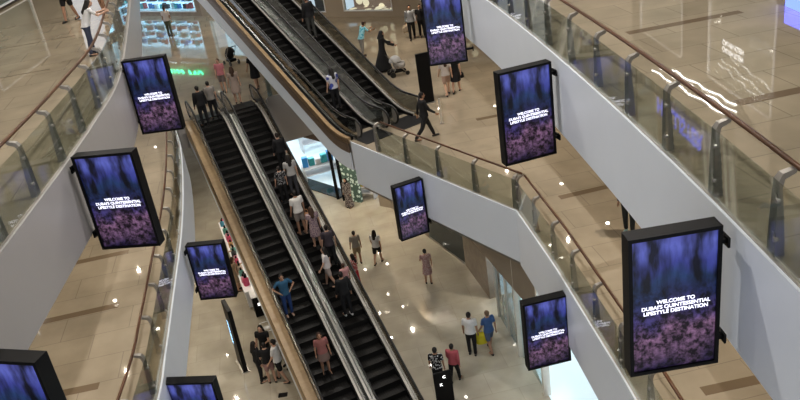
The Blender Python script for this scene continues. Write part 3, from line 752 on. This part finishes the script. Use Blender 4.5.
bm = bmesh.new(); ellip(bm, (0, 0, 0), (.024, .008, .007), 8); MOUTH = bpy.data.meshes.new('mouth'); bm.to_mesh(MOUTH); bm.free(); MOUTH.materials.append(mat('lips', (.35, .12, .1), .5))
SK = {'l': mat('light_skin', (.52, .33, .24), .55), 'm': mat('tan_skin', (.36, .21, .14), .55), 'd': mat('brown_skin', (.19, .105, .07), .55)}
HB = (.012, .009, .008); HBR = (.06, .03, .018)
def put(name, me, m, parent, loc=(0, 0, 0), rot=(0, 0, 0)):
    o = bpy.data.objects.new(name, me); C.objects.link(o); o.parent = parent; o.location = loc; o.rotation_euler = rot
    if m is not None:
        o.material_slots[0].link = 'OBJECT'; o.material_slots[0].material = m
    return o
STAND = {'arm_l': 4, 'arm_r': -3, 'leg_l': 3, 'leg_r': -3, 'elb_l': 14, 'elb_r': 12}
WALK = {'arm_l': -22, 'arm_r': 24, 'leg_l': 24, 'leg_r': -20, 'knee_l': 6, 'knee_r': 18, 'elb_l': 15, 'elb_r': 28}
WALK2 = {'arm_l': 12, 'arm_r': -14, 'leg_l': -12, 'leg_r': 14, 'knee_l': 12, 'knee_r': 4, 'elb_l': 20, 'elb_r': 15}
PHONE = {'arm_l': 22, 'elb_l': 78, 'in_l': 22, 'arm_r': 4, 'elb_r': 10, 'leg_l': 4, 'leg_r': -4}
PUSH = {'arm_l': 38, 'elb_l': 30, 'arm_r': 38, 'elb_r': 30, 'leg_l': 14, 'leg_r': -14, 'knee_r': 14, 'lean': 6}
RAIL = {'arm_l': 45, 'elb_l': 55, 'in_l': 15, 'arm_r': 45, 'elb_r': 55, 'in_r': 15, 'lean': 22, 'leg_l': 4, 'leg_r': -6}
AKIMBO = {'abd_l': 42, 'elb_l': 60, 'in_l': 60, 'abd_r': 40, 'elb_r': 60, 'in_r': 55, 'arm_l': -10, 'arm_r': -10}
def person(label, p, face, h, pose, top, bottom, hair=('hair_short', HB), skin='l', shoes=(.02, .02, .02)):
    """face: compass heading in degrees, 0 = away from the viewer (+Y), positive turns left"""
    t = thing('person', label, 'person', p, math.radians(face)); s = h * PS / 1.71; t.scale = (s, s, s)
    put('body', body_mesh(pose), SK[skin], t)
    for kk in (top, bottom):
        if kk:
            nm = {'tee': 'shirt', 'longtop': 'shirt', 'vest': 'shirt'}.get(kk[0], kk[0]); put(nm, cloth_mesh(kk[0], pose), colm(*kk[1:2], **(kk[2] if len(kk) > 2 else {})), t)
    if hair: put('headscarf' if hair[0] == 'hijab' else 'hair', cloth_mesh(hair[0], pose), colm(hair[1], .6), t)
    J = skeleton(pose)
    for n_ in 'lr': put('shoe', SHOE, colm(shoes, .5), t, J['ank' + n_] + Vector((0, .02, -.045)))
    hc = J['head']
    for s_ in (-1, 1): put('eye', EYE, None, t, hc + Vector((s_ * .03, .087, .012)))
    put('mouth', MOUTH, None, t, hc + Vector((0, .083, -.05)))
    return t
BK = (.012, .012, .014); WH = (.62, .62, .62); GR = (.22, .22, .22)
def pp(x, y, z): return P(x, y, z)
# ground floor
person('person in grey shirt and khaki shorts on the ground floor, beside the long haired woman', pp(359, 263, 0), 15, 1.62, STAND, ('tee', (.25, .23, .2)), ('shorts', (.28, .22, .14)), skin='m')
person('long haired woman in white top and dark shorts seen from behind on the ground floor', pp(379, 263, 0), -20, 1.66, WALK2, ('tee', WH), ('shorts', BK), ('hair_long', HB))
person('woman in flowered white top and red trousers just behind the lower escalator', pp(358, 287, 0), 60, 1.62, PHONE, ('tee', (.6, .5, .5), dict(pat=(.35, .1, .1))), ('pants', (.4, .03, .05)), ('hair_long', HB))
person('woman in short pale pink print dress standing alone on the ground floor', pp(429, 283, 0), 5, 1.62, PHONE, None, ('dress', (.55, .45, .43), dict(pat=(.4, .25, .25), scale=20)), ('hair_short', HB))
person('man in white shirt and black trousers beside the yellow bag', pp(473, 354, 0), -15, 1.78, STAND, ('tee', WH), ('pants', BK), skin='m')
person('man in blue polo and shorts holding a yellow bag', pp(491, 351, 0), 25, 1.74, WALK2, ('tee', (.06, .12, .27)), ('shorts', (.08, .11, .18)), ('hair_short', (.14, .09, .06)), skin='m')
person('person in black and white patterned shirt behind the menu board', pp(440, 388, 0), -10, 1.68, STAND, ('tee', (.55, .55, .55), dict(pat=BK, scale=16)), ('pants', BK), skin='m')
person('woman in red top and black trousers beside the patterned shirt', pp(456, 382, 0), -25, 1.6, WALK2, ('shirt', (.40, .10, .12)), ('pants', BK), skin='m')
person('long haired woman in black dress at the back of the group by the escalator side', pp(270, 366, 0), 170, 1.82, PHONE, None, ('dress', BK), ('hair_long', HB))
person('person all in black at the front left of the group of five', pp(263, 381, 0), -60, 1.74, STAND, ('shirt', BK), ('pants', BK), ('hair_long', HB))
person('person in black top and pale shorts in the middle of the group of five', pp(273, 382, 0), 20, 1.72, STAND, ('tee', BK), ('shorts', (.35, .22, .2)))
person('person in white shirt and black shorts at the right of the group of five', pp(283, 381, 0), 70, 1.84, WALK2, ('tee', WH), ('shorts', BK))
person('man with shaved head in black shirt behind the white shirt in the group', pp(288, 366, 0), 150, 1.9, STAND, ('tee', BK), ('pants', (.1, .05, .04)), None, skin='m')
person('long haired woman in beige dress browsing at the cosmetics counter', pp(240, 290, 0), -70, 1.66, PHONE, None, ('dress', (.33, .25, .18)), ('hair_long', HBR))
person('shopper with auburn hair partly hidden by the screen at the cosmetics counter', pp(228, 276, 0), -80, 1.6, PHONE, ('tee', (.3, .12, .1)), ('pants', BK), ('hair_long', (.09, .03, .015)))
person('woman in long patterned gown in the boutique entrance', pp(350, 207, 0), 150, 1.62, STAND, None, ('abaya', (.45, .42, .4), dict(pat=(.12, .1, .1), scale=18)), ('hijab', BK))
# level 1
person('man in white shirt and olive trousers standing alone before the bright far store', pp(171, 36, L1), -10, 1.84, STAND, ('tee', (.68, .62, .58)), ('pants', (.12, .13, .09)), skin='m')
person('person in black walking off the upper escalator landing', pp(427, 139, L1), -75, 1.8, WALK, ('shirt', BK), ('pants', BK), skin='m')
person('woman in black dress walking below the top hanging screen', pp(457, 92, L1), -15, 1.66, WALK2, None, ('dress', BK), ('hair_long', HB))
person('person in pale shirt and beige shorts walking beside the black dress', pp(448, 95, L1), 10, 1.64, WALK2, ('tee', (.5, .45, .42)), ('shorts', (.38, .26, .2)), ('hair_long', HBR))
person('man in grey shirt and black trousers carrying a bag, at the far top centre', pp(413, 39, L1), 175, 1.76, WALK2, ('shirt', (.3, .31, .33)), ('pants', BK), skin='m')
person('person in dark clothes partly hidden by the top hanging screen', pp(423, 37, L1), 180, 1.7, STAND, ('tee', BK), ('pants', BK))
person('woman in long black gown pushing a pale pushchair on the middle floor', pp(385, 71, L1), -75, 1.88, PUSH, None, ('abaya', BK), ('hijab', BK))
person('man beside the right upper escalator, a cyan reflection painted into his shirt', pp(364, 57, L1), -60, 1.75, RAIL, ('tee', (.1, .5, .65), dict(pat=(.4, .75, .85), scale=10)), ('pants', (.3, .28, .26)), ('hair_short', HBR), 'm')  # cyan shirt pattern stands in for a glowing sign reflection
person('woman in pink top near the head of the lower escalators', pp(225, 92, L1), 170, 1.6, STAND, ('tee', (.5, .2, .22)), ('shorts', (.2, .16, .15)), ('hair_short', HBR))
person('long haired woman in beige dress at the head of the lower escalators', pp(239, 103, L1), 10, 1.66, STAND, None, ('dress', (.33, .26, .22)), ('hair_long', HBR))
person('woman in long black clothes beside the short railing', pp(258, 88, L1), 30, 1.74, WALK2, None, ('dress', BK), ('hair_long', HB))
person('man in dark trousers on the middle floor, half hidden by the upper right fascia', pp(629, 233, L1), 140, 1.75, STAND, ('shirt', (.02, .02, .03)), ('pants', (.03, .035, .035)), skin='m', shoes=(.4, .6, .6))
# level 2
person('man in black shorts walking on the upper left balcony', pp(72, 21, L2), 160, 1.78, WALK2, ('tee', (.1, .1, .12)), ('shorts', BK), skin='m')
person('woman with dark hair and white top leaning on the upper left railing', pp(95, 55, L2), -60, 1.6, RAIL, ('tee', WH), ('pants', (.05, .06, .1)), ('hair_long', HB))
person('bare legged person in pale shorts behind the leaning woman', pp(104, 12, L2), 150, 1.7, STAND, ('tee', (.4, .3, .28)), ('shorts', (.3, .2, .17)), skin='m')
# riders
def ride1(u, x, y, stepz=True):
    """point on the lower escalators' step surface seen near photo row y"""
    best = None
    for i in range(400):
        v = -36 + i * .05; z = L1 - max(0, (v + 34.2)) * .5
        if v < -34.2: z = L1
        q = E1(u, v, z); w = (q - O).dot(F); py = 200 + FPX * (q - O).dot(Dv) / w
        if best is None or abs(py - y) < best[0]: best = (abs(py - y), q)
    q = best[1]; return Vector((q.x, q.y, q.z + .03))
UL, UR = 4.92, 6.56
R1 = math.degrees(A1)
person('man in black at the very head of the left lower escalator', ride1(UL - .25, 0, 126), R1 + 5, 1.72, STAND, ('shirt', BK), ('pants', BK), skin='m')
person('person in grey top next to the man in black at the escalator head', ride1(UL + .3, 0, 119), R1, 1.64, STAND, ('tee', (.24, .22, .2)), ('pants', BK))
person('rider in blue clothes on the left lower escalator', ride1(UL - .36, 0, 316), R1 + 180, 1.66, AKIMBO, ('tee', (.03, .10, .18)), ('pants', (.025, .06, .18)), ('hair_short', HB), 'm', (.4, .3, .25))
person('rider in dusty pink on the lower part of the left lower escalator', ride1(UL - .02, 0, 374), R1 + 175, 1.6, STAND, ('tee', (.28, .12, .11)), ('skirt', (.2, .14, .12)), ('hair_long', HBR), 'm')
person('topmost rider in black on the right lower escalator', ride1(UR + .3, 0, 172), R1, 1.66, STAND, ('shirt', BK), ('pants', BK))
person('rider in light grey top on the right lower escalator above the checked shirt', ride1(UR + .25, 0, 196), R1, 1.7, STAND, ('tee', (.36, .35, .34)), ('pants', (.06, .06, .07)), ('hair_long', HB))
person('rider in black and white checked shirt on the right lower escalator', ride1(UR - .25, 0, 203), R1, 1.5, STAND, ('tee', (.3, .3, .3), dict(pat=BK, scale=20)), ('pants', BK))
person('rider in white shirt with a tan bag on the right lower escalator', ride1(UR - .2, 0, 234), R1 + 10, 1.78, STAND, ('tee', (.62, .6, .57)), ('shorts', (.25, .22, .2)), skin='m', shoes=(.3, .2, .15))
person('rider in purple print dress on the right lower escalator', ride1(UR + .1, 0, 248), R1, 1.66, STAND, None, ('dress', (.18, .12, .17), dict(pat=(.35, .27, .27), scale=20)), ('hair_long', HBR))
person('rider in dark shirt behind the print dress on the right lower escalator', ride1(UR + .3, 0, 266), R1, 1.68, STAND, ('tee', (.05, .04, .05)), ('pants', BK))
person('rider in white top turning sideways on the right lower escalator', ride1(UR - .15, 0, 287), R1 + 60, 1.62, WALK2, ('tee', (.6, .56, .55)), ('shorts', (.35, .3, .28)), ('hair_long', HB))
person('small rider in pink at the rail of the right lower escalator', ride1(UR + .3, 0, 296), R1 + 10, 1.3, STAND, ('tee', (.45, .25, .25)), ('shorts', BK), ('hair_short', HBR))
person('lowest rider, dressed in black with white shoes, on the right lower escalator', ride1(UR - .05, 0, 316), R1 + 5, 1.74, STAND, ('shirt', BK), ('pants', BK), ('hair_short', HB), 'm', (.6, .6, .6))
def ride2(u, v, L=.5): 
    return E2(u, v, L1 + max(0, v - 26.3) * .5 + .03)
R2 = 32
def ride2y(u, y):
    best = None
    for i in range(300):
        q = ride2(u, 25 + i * .05); py = 200 + FPX * (q - O).dot(Dv) / (q - O).dot(F)
        if best is None or abs(py - y) < best[0]: best = (abs(py - y), q)
    return best[1]
person('man in black riding high on the right upper escalator', ride2y(16.45, 39), R2 + 8, 1.8, STAND, ('shirt', BK), ('pants', (.06, .06, .055)), skin='m')
person('person in blue and white stepping onto the left upper escalator', ride2(14.85, 27.4), R2, 1.66, STAND, ('tee', (.05, .07, .28), dict(pat=(.5, .5, .55), scale=5)), ('pants', BK), ('hair_long', HB))

# ---------------------------------------------------------------- bags, pushchairs
def bag(label, p, c, w=.34, h=.36, d_=.14, rz=0):
    t = thing('bag', label, 'bag', p, rz)
    bm = bmesh.new(); loft(bm, [((0, 0, 0), w * .42, d_ * .42), ((0, 0, .03), w * .5, d_ * .5), ((0, 0, h * .6), w * .48, d_ * .45), ((0, 0, h), w * .4, d_ * .25)], 16)
    obj('bag_body', bm, colm(c), t, smooth=True)
    for s in (-1, 1):
        bm = bmesh.new(); tube(bm, [(w * .2 * math.cos(PI * i / 8), s * d_ * .15, h - .02 + .16 * math.sin(PI * i / 8)) for i in range(9)], .008, 6); obj('strap', bm, colm(c), t)
q = pp(483, 351, 0); bag('yellow shopping bag held between the two men on the ground floor', (q.x, q.y, .35), (.62, .55, .04), .42, .5, .16)
q = ride1(UR + .12, 0, 231); bag('tan shoulder bag of the rider in white', (q.x, q.y, q.z + .45), (.36, .2, .11), .34, .34, .16)
q = pp(407, 38, L1); bag('beige paper bag carried by the man in grey at the top', (q.x, q.y, L1 + .3), (.4, .33, .25), .32, .42, .12)
q = pp(462, 90, L1); bag('black handbag beside the black dress on the middle floor', (q.x, q.y, L1 + .55), BK, .3, .24, .12)
def pushchair(label, p, rz, c, hood):
    t = thing('pushchair', label, 'pushchair', p, rz)
    for sx in (-1, 1):
        for sy, r in ((-.36, .13), (.36, .10)):
            bm = bmesh.new(); tube(bm, [(sx * .26 - .02, sy, r), (sx * .26 + .02, sy, r)], r, 16); obj('wheel', bm, M['rubber'], t)
        bm = bmesh.new(); tube(bm, [(sx * .24, .36, .12), (sx * .24, -.1, .55), (sx * .24, -.45, 1.02)], .016, 8); tube(bm, [(sx * .24, -.36, .14), (sx * .24, 0, .62)], .014, 8); obj('frame', bm, M['steel_dk'], t)
    bm = bmesh.new(); tube(bm, [(-.24, -.45, 1.02), (.24, -.45, 1.02)], .02, 8); obj('push_bar', bm, M['rubber'], t)
    bm = bmesh.new(); loft(bm, [((0, .1, .34), .18, .24), ((0, .08, .5), .22, .3), ((0, .05, .62), .22, .3)], 16); obj('seat', bm, colm(c), t, smooth=True)
    bm = bmesh.new(); bmesh.ops.create_uvsphere(bm, u_segments=16, v_segments=10, radius=.3, matrix=Matrix.Translation((0, -.1, .68)) @ Matrix.Diagonal((.8, 1, .95, 1)))
    bmesh.ops.delete(bm, geom=[v for v in bm.verts if v.co.z < .66], context='VERTS'); obj('hood', bm, colm(hood), t, smooth=True)
    bm = bmesh.new(); box(bm, -.2, .2, -.28, .2, .18, .3); bevel(bm, .02); obj('basket', bm, M['black'], t)
pushchair('black pushchair near the head of the lower escalators', pp(232, 64, L1), math.radians(35), BK, BK)
pushchair('pale grey pushchair pushed by the woman in black gown', pp(399, 75, L1), math.radians(-75), (.35, .34, .33), (.4, .4, .4))

# ---------------------------------------------------------------- cosmetics counter on the ground floor
c0 = Vector((-8.9, 37.6, 0)); c1 = Vector((-6.72, 30.2, 0)); dv = (c1 - c0); LN = dv.length; ang = math.atan2(dv.y, dv.x)
t = thing('display_counter', 'long white cosmetics counter beside the left lower escalator', 'counter', c0, ang)
obj('cabinet', bbox(.02, 0, LN, -.55, .55, .06, .86), M['white'], t)
obj('plinth', bbox(.005, .05, LN - .05, -.33, .33, 0, .06), M['black'], t)
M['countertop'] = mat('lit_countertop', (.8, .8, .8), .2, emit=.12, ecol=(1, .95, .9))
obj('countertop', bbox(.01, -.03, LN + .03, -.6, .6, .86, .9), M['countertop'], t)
obj('backlit_strip', bbox(.005, 0, LN, .555, .57, .2, .8), M['lit'], t)
cc, ss = math.cos(ang), math.sin(ang)
def onc(x, y, z=.9): return (c0.x + x * cc - y * ss, c0.y + x * ss + y * cc, z)
cols = [((.6, .1, .2), 'red'), ((.05, .05, .06), 'black'), ((.7, .6, .5), 'cream'), ((.1, .35, .5), 'blue'), ((.75, .4, .5), 'pink'), ((.15, .4, .35), 'green'), ((.5, .3, .12), 'amber')]
protos = []
for c, nm in cols:
    bm = bmesh.new(); tube(bm, [(0, 0, 0), (0, 0, .01), (0, 0, .15), (0, 0, .18)], .04, 10, radii=[.045, .05, .05, .02]); me = bpy.data.meshes.new('bottle'); bm.to_mesh(me); bm.free(); me.materials.append(colm(c, .3))
    bm = bmesh.new(); tube(bm, [(0, 0, .18), (0, 0, .24)], .02, 8); m2 = bpy.data.meshes.new('cap'); bm.to_mesh(m2); bm.free(); m2.materials.append(M['black'])
    protos.append((me, m2, nm))
rows = [(-.4, 'front'), (0, 'middle'), (.4, 'back')]
for i in range(22):
    for j in range(3):
        if random.random() < .12 or (j == 1 and i % 4 == 0): continue
        me, m2, nm = protos[(i * 3 + j * 2 + (i * j) % 3) % 7]
        o = bpy.data.objects.new('cosmetic_bottle', me); C.objects.link(o); o.location = onc(.25 + i * .33 + random.uniform(-.05, .05), rows[j][0] + random.uniform(-.04, .04)); sc = random.uniform(1.2, 2.2); o.scale = (sc * 1.3, sc * 1.3, sc)
        tag(o, nm + ' cosmetic bottle on the long white counter', 'bottle', nm + ' bottles on the cosmetics counter')
        q = bpy.data.objects.new('cap', m2); C.objects.link(q); q.parent = o
for i in range(5):
    t = thing('tabletop_mirror', 'small square mirror standing on the long white counter', 'mirror', onc(.9 + i * 1.35, .02), ang + .3, 'mirrors on the cosmetics counter')
    bm = bmesh.new(); box(bm, -.12, .12, -.01, .01, .08, .36); bevel(bm, .004); obj('mirror_glass', bm, M['steel'], t)
    bm = bmesh.new(); tube(bm, [(0, 0, 0), (0, 0, .1)], .05, 10, radii=[.07, .015]); obj('stand', bm, M['black'], t)
q = Vector(onc(LN + .55, 0, 0)); t = thing('till_desk', 'black till desk with glowing white panel at the near end of the counter', 'desk', q, ang)
obj('desk_body', bbox(.02, -.3, .3, -.4, .4, 0, .98), M['black'], t); obj('desk_top', bbox(.01, -.34, .34, -.44, .44, .98, 1.02), M['white'], t)
obj('light_panel', bbox(.004, .305, .315, -.22, .22, .55, .68), M['white_e'], t)
q = Vector(onc(LN + 1.75, .0, 0)); bm = bmesh.new()
for s in ((-.4, .4, -.4, -.36), (-.4, .4, .36, .4), (-.4, -.36, -.36, .36), (.36, .4, -.36, .36)): box(bm, s[0], s[1], s[2], s[3], 0, .012)
o = obj('floor_outline', bm, M['white']); o.location = q; o.rotation_euler = (0, 0, ang); tag(o, 'white square outline on the ground floor past the till desk', 'floor marking')
q = P(387, 312, 0); bm = bbox(.004, -.14, .14, -.1, .1, 0, .008); o = obj('floor_hatch', bm, M['steel_dk']); o.location = q; tag(o, 'small metal floor hatch right of the lower escalators', 'hatch')
q = P(283, 395, 0); bm = bbox(.004, -.17, .17, -.12, .12, 0, .008); o = obj('floor_hatch', bm, M['plate']); o.location = q; tag(o, 'dark floor hatch below the group of five', 'hatch')

# boutique display stands with goods
def stand_table(label, p, rz, w, d_, h, goods, group):
    t = thing('display_table', label, 'display table', p, rz)
    obj('table_top', bbox(.01, -w / 2, w / 2, -d_ / 2, d_ / 2, h - .05, h), M['white'], t)
    for sx in (-1, 1):
        obj('side_panel', bbox(.005, sx * w / 2 - .03, sx * w / 2 + .03, -d_ / 2 + .03, d_ / 2 - .03, 0, h - .05), M['white'], t)
    obj('shelf', bbox(.005, -w / 2 + .03, w / 2 - .03, -d_ / 2 + .03, d_ / 2 - .03, h * .45, h * .45 + .04), M['white'], t)
    for i, c in enumerate(goods):
        lx = -w / 2 + w * (i + .5) / len(goods); zz = h; yy = random.uniform(-.1, .1) * d_
        q = Vector((p[0] + lx * math.cos(rz) - yy * math.sin(rz), p[1] + lx * math.sin(rz) + yy * math.cos(rz), zz))
        tt = thing('gift_box', c[1] + ' carton displayed on the ' + group, 'box', q, rz + random.uniform(-.3, .3), c[1] + ' cartons on the ' + group)
        hh = random.uniform(.3, .6)
        obj('carton', bbox(.012, -.16, .16, -.15, .15, 0, hh), colm(c[0], .4), tt); obj('lid', bbox(.008, -.17, .17, -.16, .16, hh, hh + .05), colm(tuple(min(1, v * 1.4 + .05) for v in c[0]), .4), tt)
PK = ((.7, .15, .35), 'pink'); BL = ((.05, .3, .7), 'blue'); WT = ((.75, .75, .75), 'white'); TQ = ((.1, .55, .6), 'turquoise'); BKc = ((.03, .03, .04), 'black'); RD = ((.55, .08, .08), 'red')
bx = P(321, 176, 0); stand_table('white display table with blue goods in the front of the boutique', (bx.x, bx.y, 0), .3, 1.9, 1.0, .8, [BL, TQ, WT, TQ, BL], 'front boutique table')
bx = P(316, 148, 0); stand_table('white display table with dark goods in the middle of the boutique', (bx.x, bx.y, 0), .3, 1.8, 1.0, 1.2, [BKc, WT, BL, BKc], 'middle boutique table')
bx = P(301, 138, 0); stand_table('white display shelf with pink goods at the left of the boutique', (bx.x, bx.y, 0), 1.9, 2.0, .8, 1.3, [PK, WT, PK, WT, PK], 'left boutique shelf')
bx = P(357, 200, 0); stand_table('low table of coloured goods beside the woman in the patterned gown', (bx.x + .5, bx.y + .2, 0), -.4, 1.2, .6, .7, [RD, ((.6, .5, .08), 'yellow'), RD, ((.1, .35, .1), 'green')], 'low goods table')
# far store shelves on level 1
for i in range(7):
    p = Vector((-20, 64, 0)).lerp(Vector((-11.9, 58.05, 0)), .17 + i * .125); nn = Vector((.59, .807, 0)) * .75
    w_ = thing('store_shelf', 'blue white lit shelf unit in the far store window, number of the row hard to tell apart', 'shelf', (p.x + nn.x, p.y + nn.y, L1 + .3), math.radians(-36.3), 'lit shelf units in the far store window')
    w_['label'] = 'blue white lit shelf unit inside the wide far store window'
    bm = bmesh.new(); box(bm, -.5, .5, .28, .32, 0, 2.4)
    obj('back_board', bm, M['coollit'], w_)
    for z in (.05, .6, 1.15, 1.7):
        obj('shelf_board', bbox(.004, -.5, .5, -.15, .28, z, z + .03), M['white'], w_)
    for z in (.08, .63, 1.18, 1.73):
        for xx in (-.33, 0, .33):
            c = random.choice([BL, RD, TQ, WT, BKc]); q = w_.matrix_world
            base = Vector((p.x + nn.x, p.y + nn.y, L1 + .3)) + Matrix.Rotation(math.radians(-36.3), 3, 'Z') @ Vector((xx, .02, z))
            o = obj('product_box', bbox(.01, -.13, .13, -.1, .1, 0, random.uniform(.2, .42)), colm(c[0], .5)); o.location = base; o.rotation_euler = (0, 0, math.radians(-36.3))
            tag(o, c[1] + ' product box on the lit shelves of the far store', 'box', c[1] + ' product boxes in the far store')

# ---------------------------------------------------------------- lights
def added_light_tube(label, a, b):  # hanging tubes added out of view to lay wavy reflections on the upper floor
    fa, fb = P(*a, L2), P(*b, L2); K = 1.6
    qa = Vector((fa.x * K, fa.y * K, 0)); qb = Vector((fb.x * K, fb.y * K, 0)); zz = L2 + (CAMZ - L2) * (K - 1)
    d = (qb - qa).normalized(); nn = Vector((-d.y, d.x, 0)); LL = (qb - qa).length
    t = thing('added_light_tube', label, 'light', (qa.x, qa.y, zz))
    pts = [d * (LL * i / 24) + nn * (.045 * math.sin(i * .8)) for i in range(25)]
    bm = bmesh.new(); tube(bm, pts, .012, 6); obj('glow_tube', bm, M['tube_e'], t)
    bm = bmesh.new(); tube(bm, [p + Vector((0, 0, .04)) for p in pts], .03, 6); obj('housing', bm, M['steel'], t)
    for i in (3, 21):
        bm = bmesh.new(); tube(bm, [pts[i] + Vector((0, 0, .04)), pts[i] + Vector((0, 0, 24 - zz))], .006, 5); obj('cable', bm, M['steel'], t)
M['tube_e'] = mat('white_light_tube', (1, 1, 1), .5, emit=7, ecol=(1, .98, .94))
added_light_tube('added unseen wavy white linear light nearest the upper right railing', (652, 70), (724, 114))
added_light_tube('second added unseen wavy white linear light over the upper right floor', (660, 68), (736, 112))
added_light_tube('added unseen wavy white linear light farthest from the upper right railing', (672, 70), (736, 105))
def downlight(x, y, z, power, col=(1, .9, .76), size=.13):
    t = thing('downlight', 'small round downlight set in a ceiling', 'downlight', (x, y, z), 0, 'ceiling downlights')
    bm = bmesh.new(); tube(bm, [(0, 0, -.012), (0, 0, .0)], size * .62, 16); obj('trim_ring', bm, M['white'], t)
    bm = bmesh.new(); tube(bm, [(0, 0, -.016), (0, 0, -.012)], size * .5, 16); obj('lens', bm, M['lamp'], t)
def area(name, loc, size, power, col, sy=None, rot=(0, 0, 0)):
    l = bpy.data.lights.new(name, 'AREA'); l.energy = power; l.color = col; l.size = size
    if sy: l.shape = 'RECTANGLE'; l.size_y = sy
    o = bpy.data.objects.new(name, l); C.objects.link(o); o.location = loc; o.rotation_euler = rot; return o
def spot(loc, power, col, ang=150, r=.12):
    l = bpy.data.lights.new('spot', 'SPOT'); l.energy = power; l.color = col; l.spot_size = math.radians(ang); l.spot_blend = .6; l.shadow_soft_size = r
    o = bpy.data.objects.new('spot_light', l); C.objects.link(o); o.location = loc; return o
WARM = (1, .88, .72); NEU = (1, .95, .9)
# under the level 1 slab (ground floor)
for (x, y) in [(5.5, 24), (5.5, 29), (4.2, 33), (2.5, 37), (.6, 40.5), (3.2, 26), (1.6, 29.6), (0.2, 32.4), (-1.6, 35.2), (-2.6, 38.5), (2.6, 43.5), (.2, 46), (5.5, 38), (-4.5, 39.6), (5, 44), (8, 34), (8, 26), (-.8, 43),
               (-8.5, 24), (-9, 30), (-10.5, 36), (-8, 20), (-7.5, 40), (-10, 42), (-12, 28), (-9, 47)]:
    downlight(x, y, L1 - 1.2, 40)
for (x, y, pw) in [(4.6, 27, 170), (1.8, 32, 260), (-.4, 35.5, 260), (-3.5, 38.2, 200), (-9, 24, 170), (-9.5, 32, 220), (-8.5, 39, 200), (2, 41, 150), (-9, 17, 120)]:
    spot((x, y, L1 - 1.32), pw * 1.5, WARM, r=.035)
for i in range(6):
    for j in range(5):
        downlight(-3.2 + i * 1.25 + (j % 2) * .5 + random.uniform(-.15, .15), 37.8 + j * 1.7 + random.uniform(-.2, .2), L1 - 1.2, 40)
# under the level 2 slab (level 1)
for (x, y) in [(-10, 13), (-8.6, 17.5), (-10.5, 20), (-9.3, 24.5), (-11.5, 27), (-11.8, 33), (-11, 16), (-12.6, 38), (-13.5, 44), (6, 12), (6, 17), (7.5, 22), (5.3, 26), (7, 31), (4.2, 33), (6, 37), (-3, 48), (0, 46), (3, 43), (-8, 51), (-12, 54), (6, 42), (-5.5, 45.5), (-1.5, 42.5), (7.8, 27)]:
    downlight(x, y, L2 - 1.4, 40)
for (x, y, pw) in [(-9.5, 15, 260), (-9.8, 22, 260), (-11, 29, 260), (6.8, 12, 260), (6.8, 18.5, 260), (6, 26, 260), (5, 33, 280), (1.5, 42, 300), (-5, 47, 260), (-12, 45, 240), (-11, 53, 260)]:
    spot((x, y, L2 - 1.52), pw * 1.1, WARM, r=.035)
# hall roof lights
for x in (-15, -12.5, -10, 6, 8.5):
    for y in range(8, 64, 5): downlight(x, y, 24, 40, size=.3)
for x in (-4, 1):
    for y in range(6, 64, 8): downlight(x, y, 24, 40, size=.34)
for (x, y, pw) in [(-12, 14, 800), (-12, 28, 900), (7.5, 12, 700), (7.5, 24, 700), (-1, 16, 1100), (-2, 28, 900), (-4, 40, 900), (-10, 46, 700)]:
    spot((x, y, 23.7), pw * (2.1 if -5 < x < 2 else 1.25), NEU, 140, .08)
# shops
for q in ((-5, 44.5), (-6, 49), (-3.5, 46.5), (-7, 52)): spot((q[0], q[1], 4.9), 190, (.82, .93, 1), 150, .05)
for q in ((6, 18), (6, 22.5), (5.4, 26)): spot((q[0], q[1], 5.8), 90, (.85, .93, 1), 150, .05)
spot((-15.5, 59.6, L1 + 4), 200, (.7, .88, 1), 150, .05)
# world: dim, slightly cool ambience through the open near side
w = bpy.data.worlds.new('world'); bpy.context.scene.world = w; w.use_nodes = True
w.node_tree.nodes['Background'].inputs[0].default_value = (.88, .92, 1, 1); w.node_tree.nodes['Background'].inputs[1].default_value = .55
sc = bpy.context.scene
sc.view_settings.view_transform = 'Standard'; sc.view_settings.look = 'Medium High Contrast'; sc.view_settings.exposure = .5
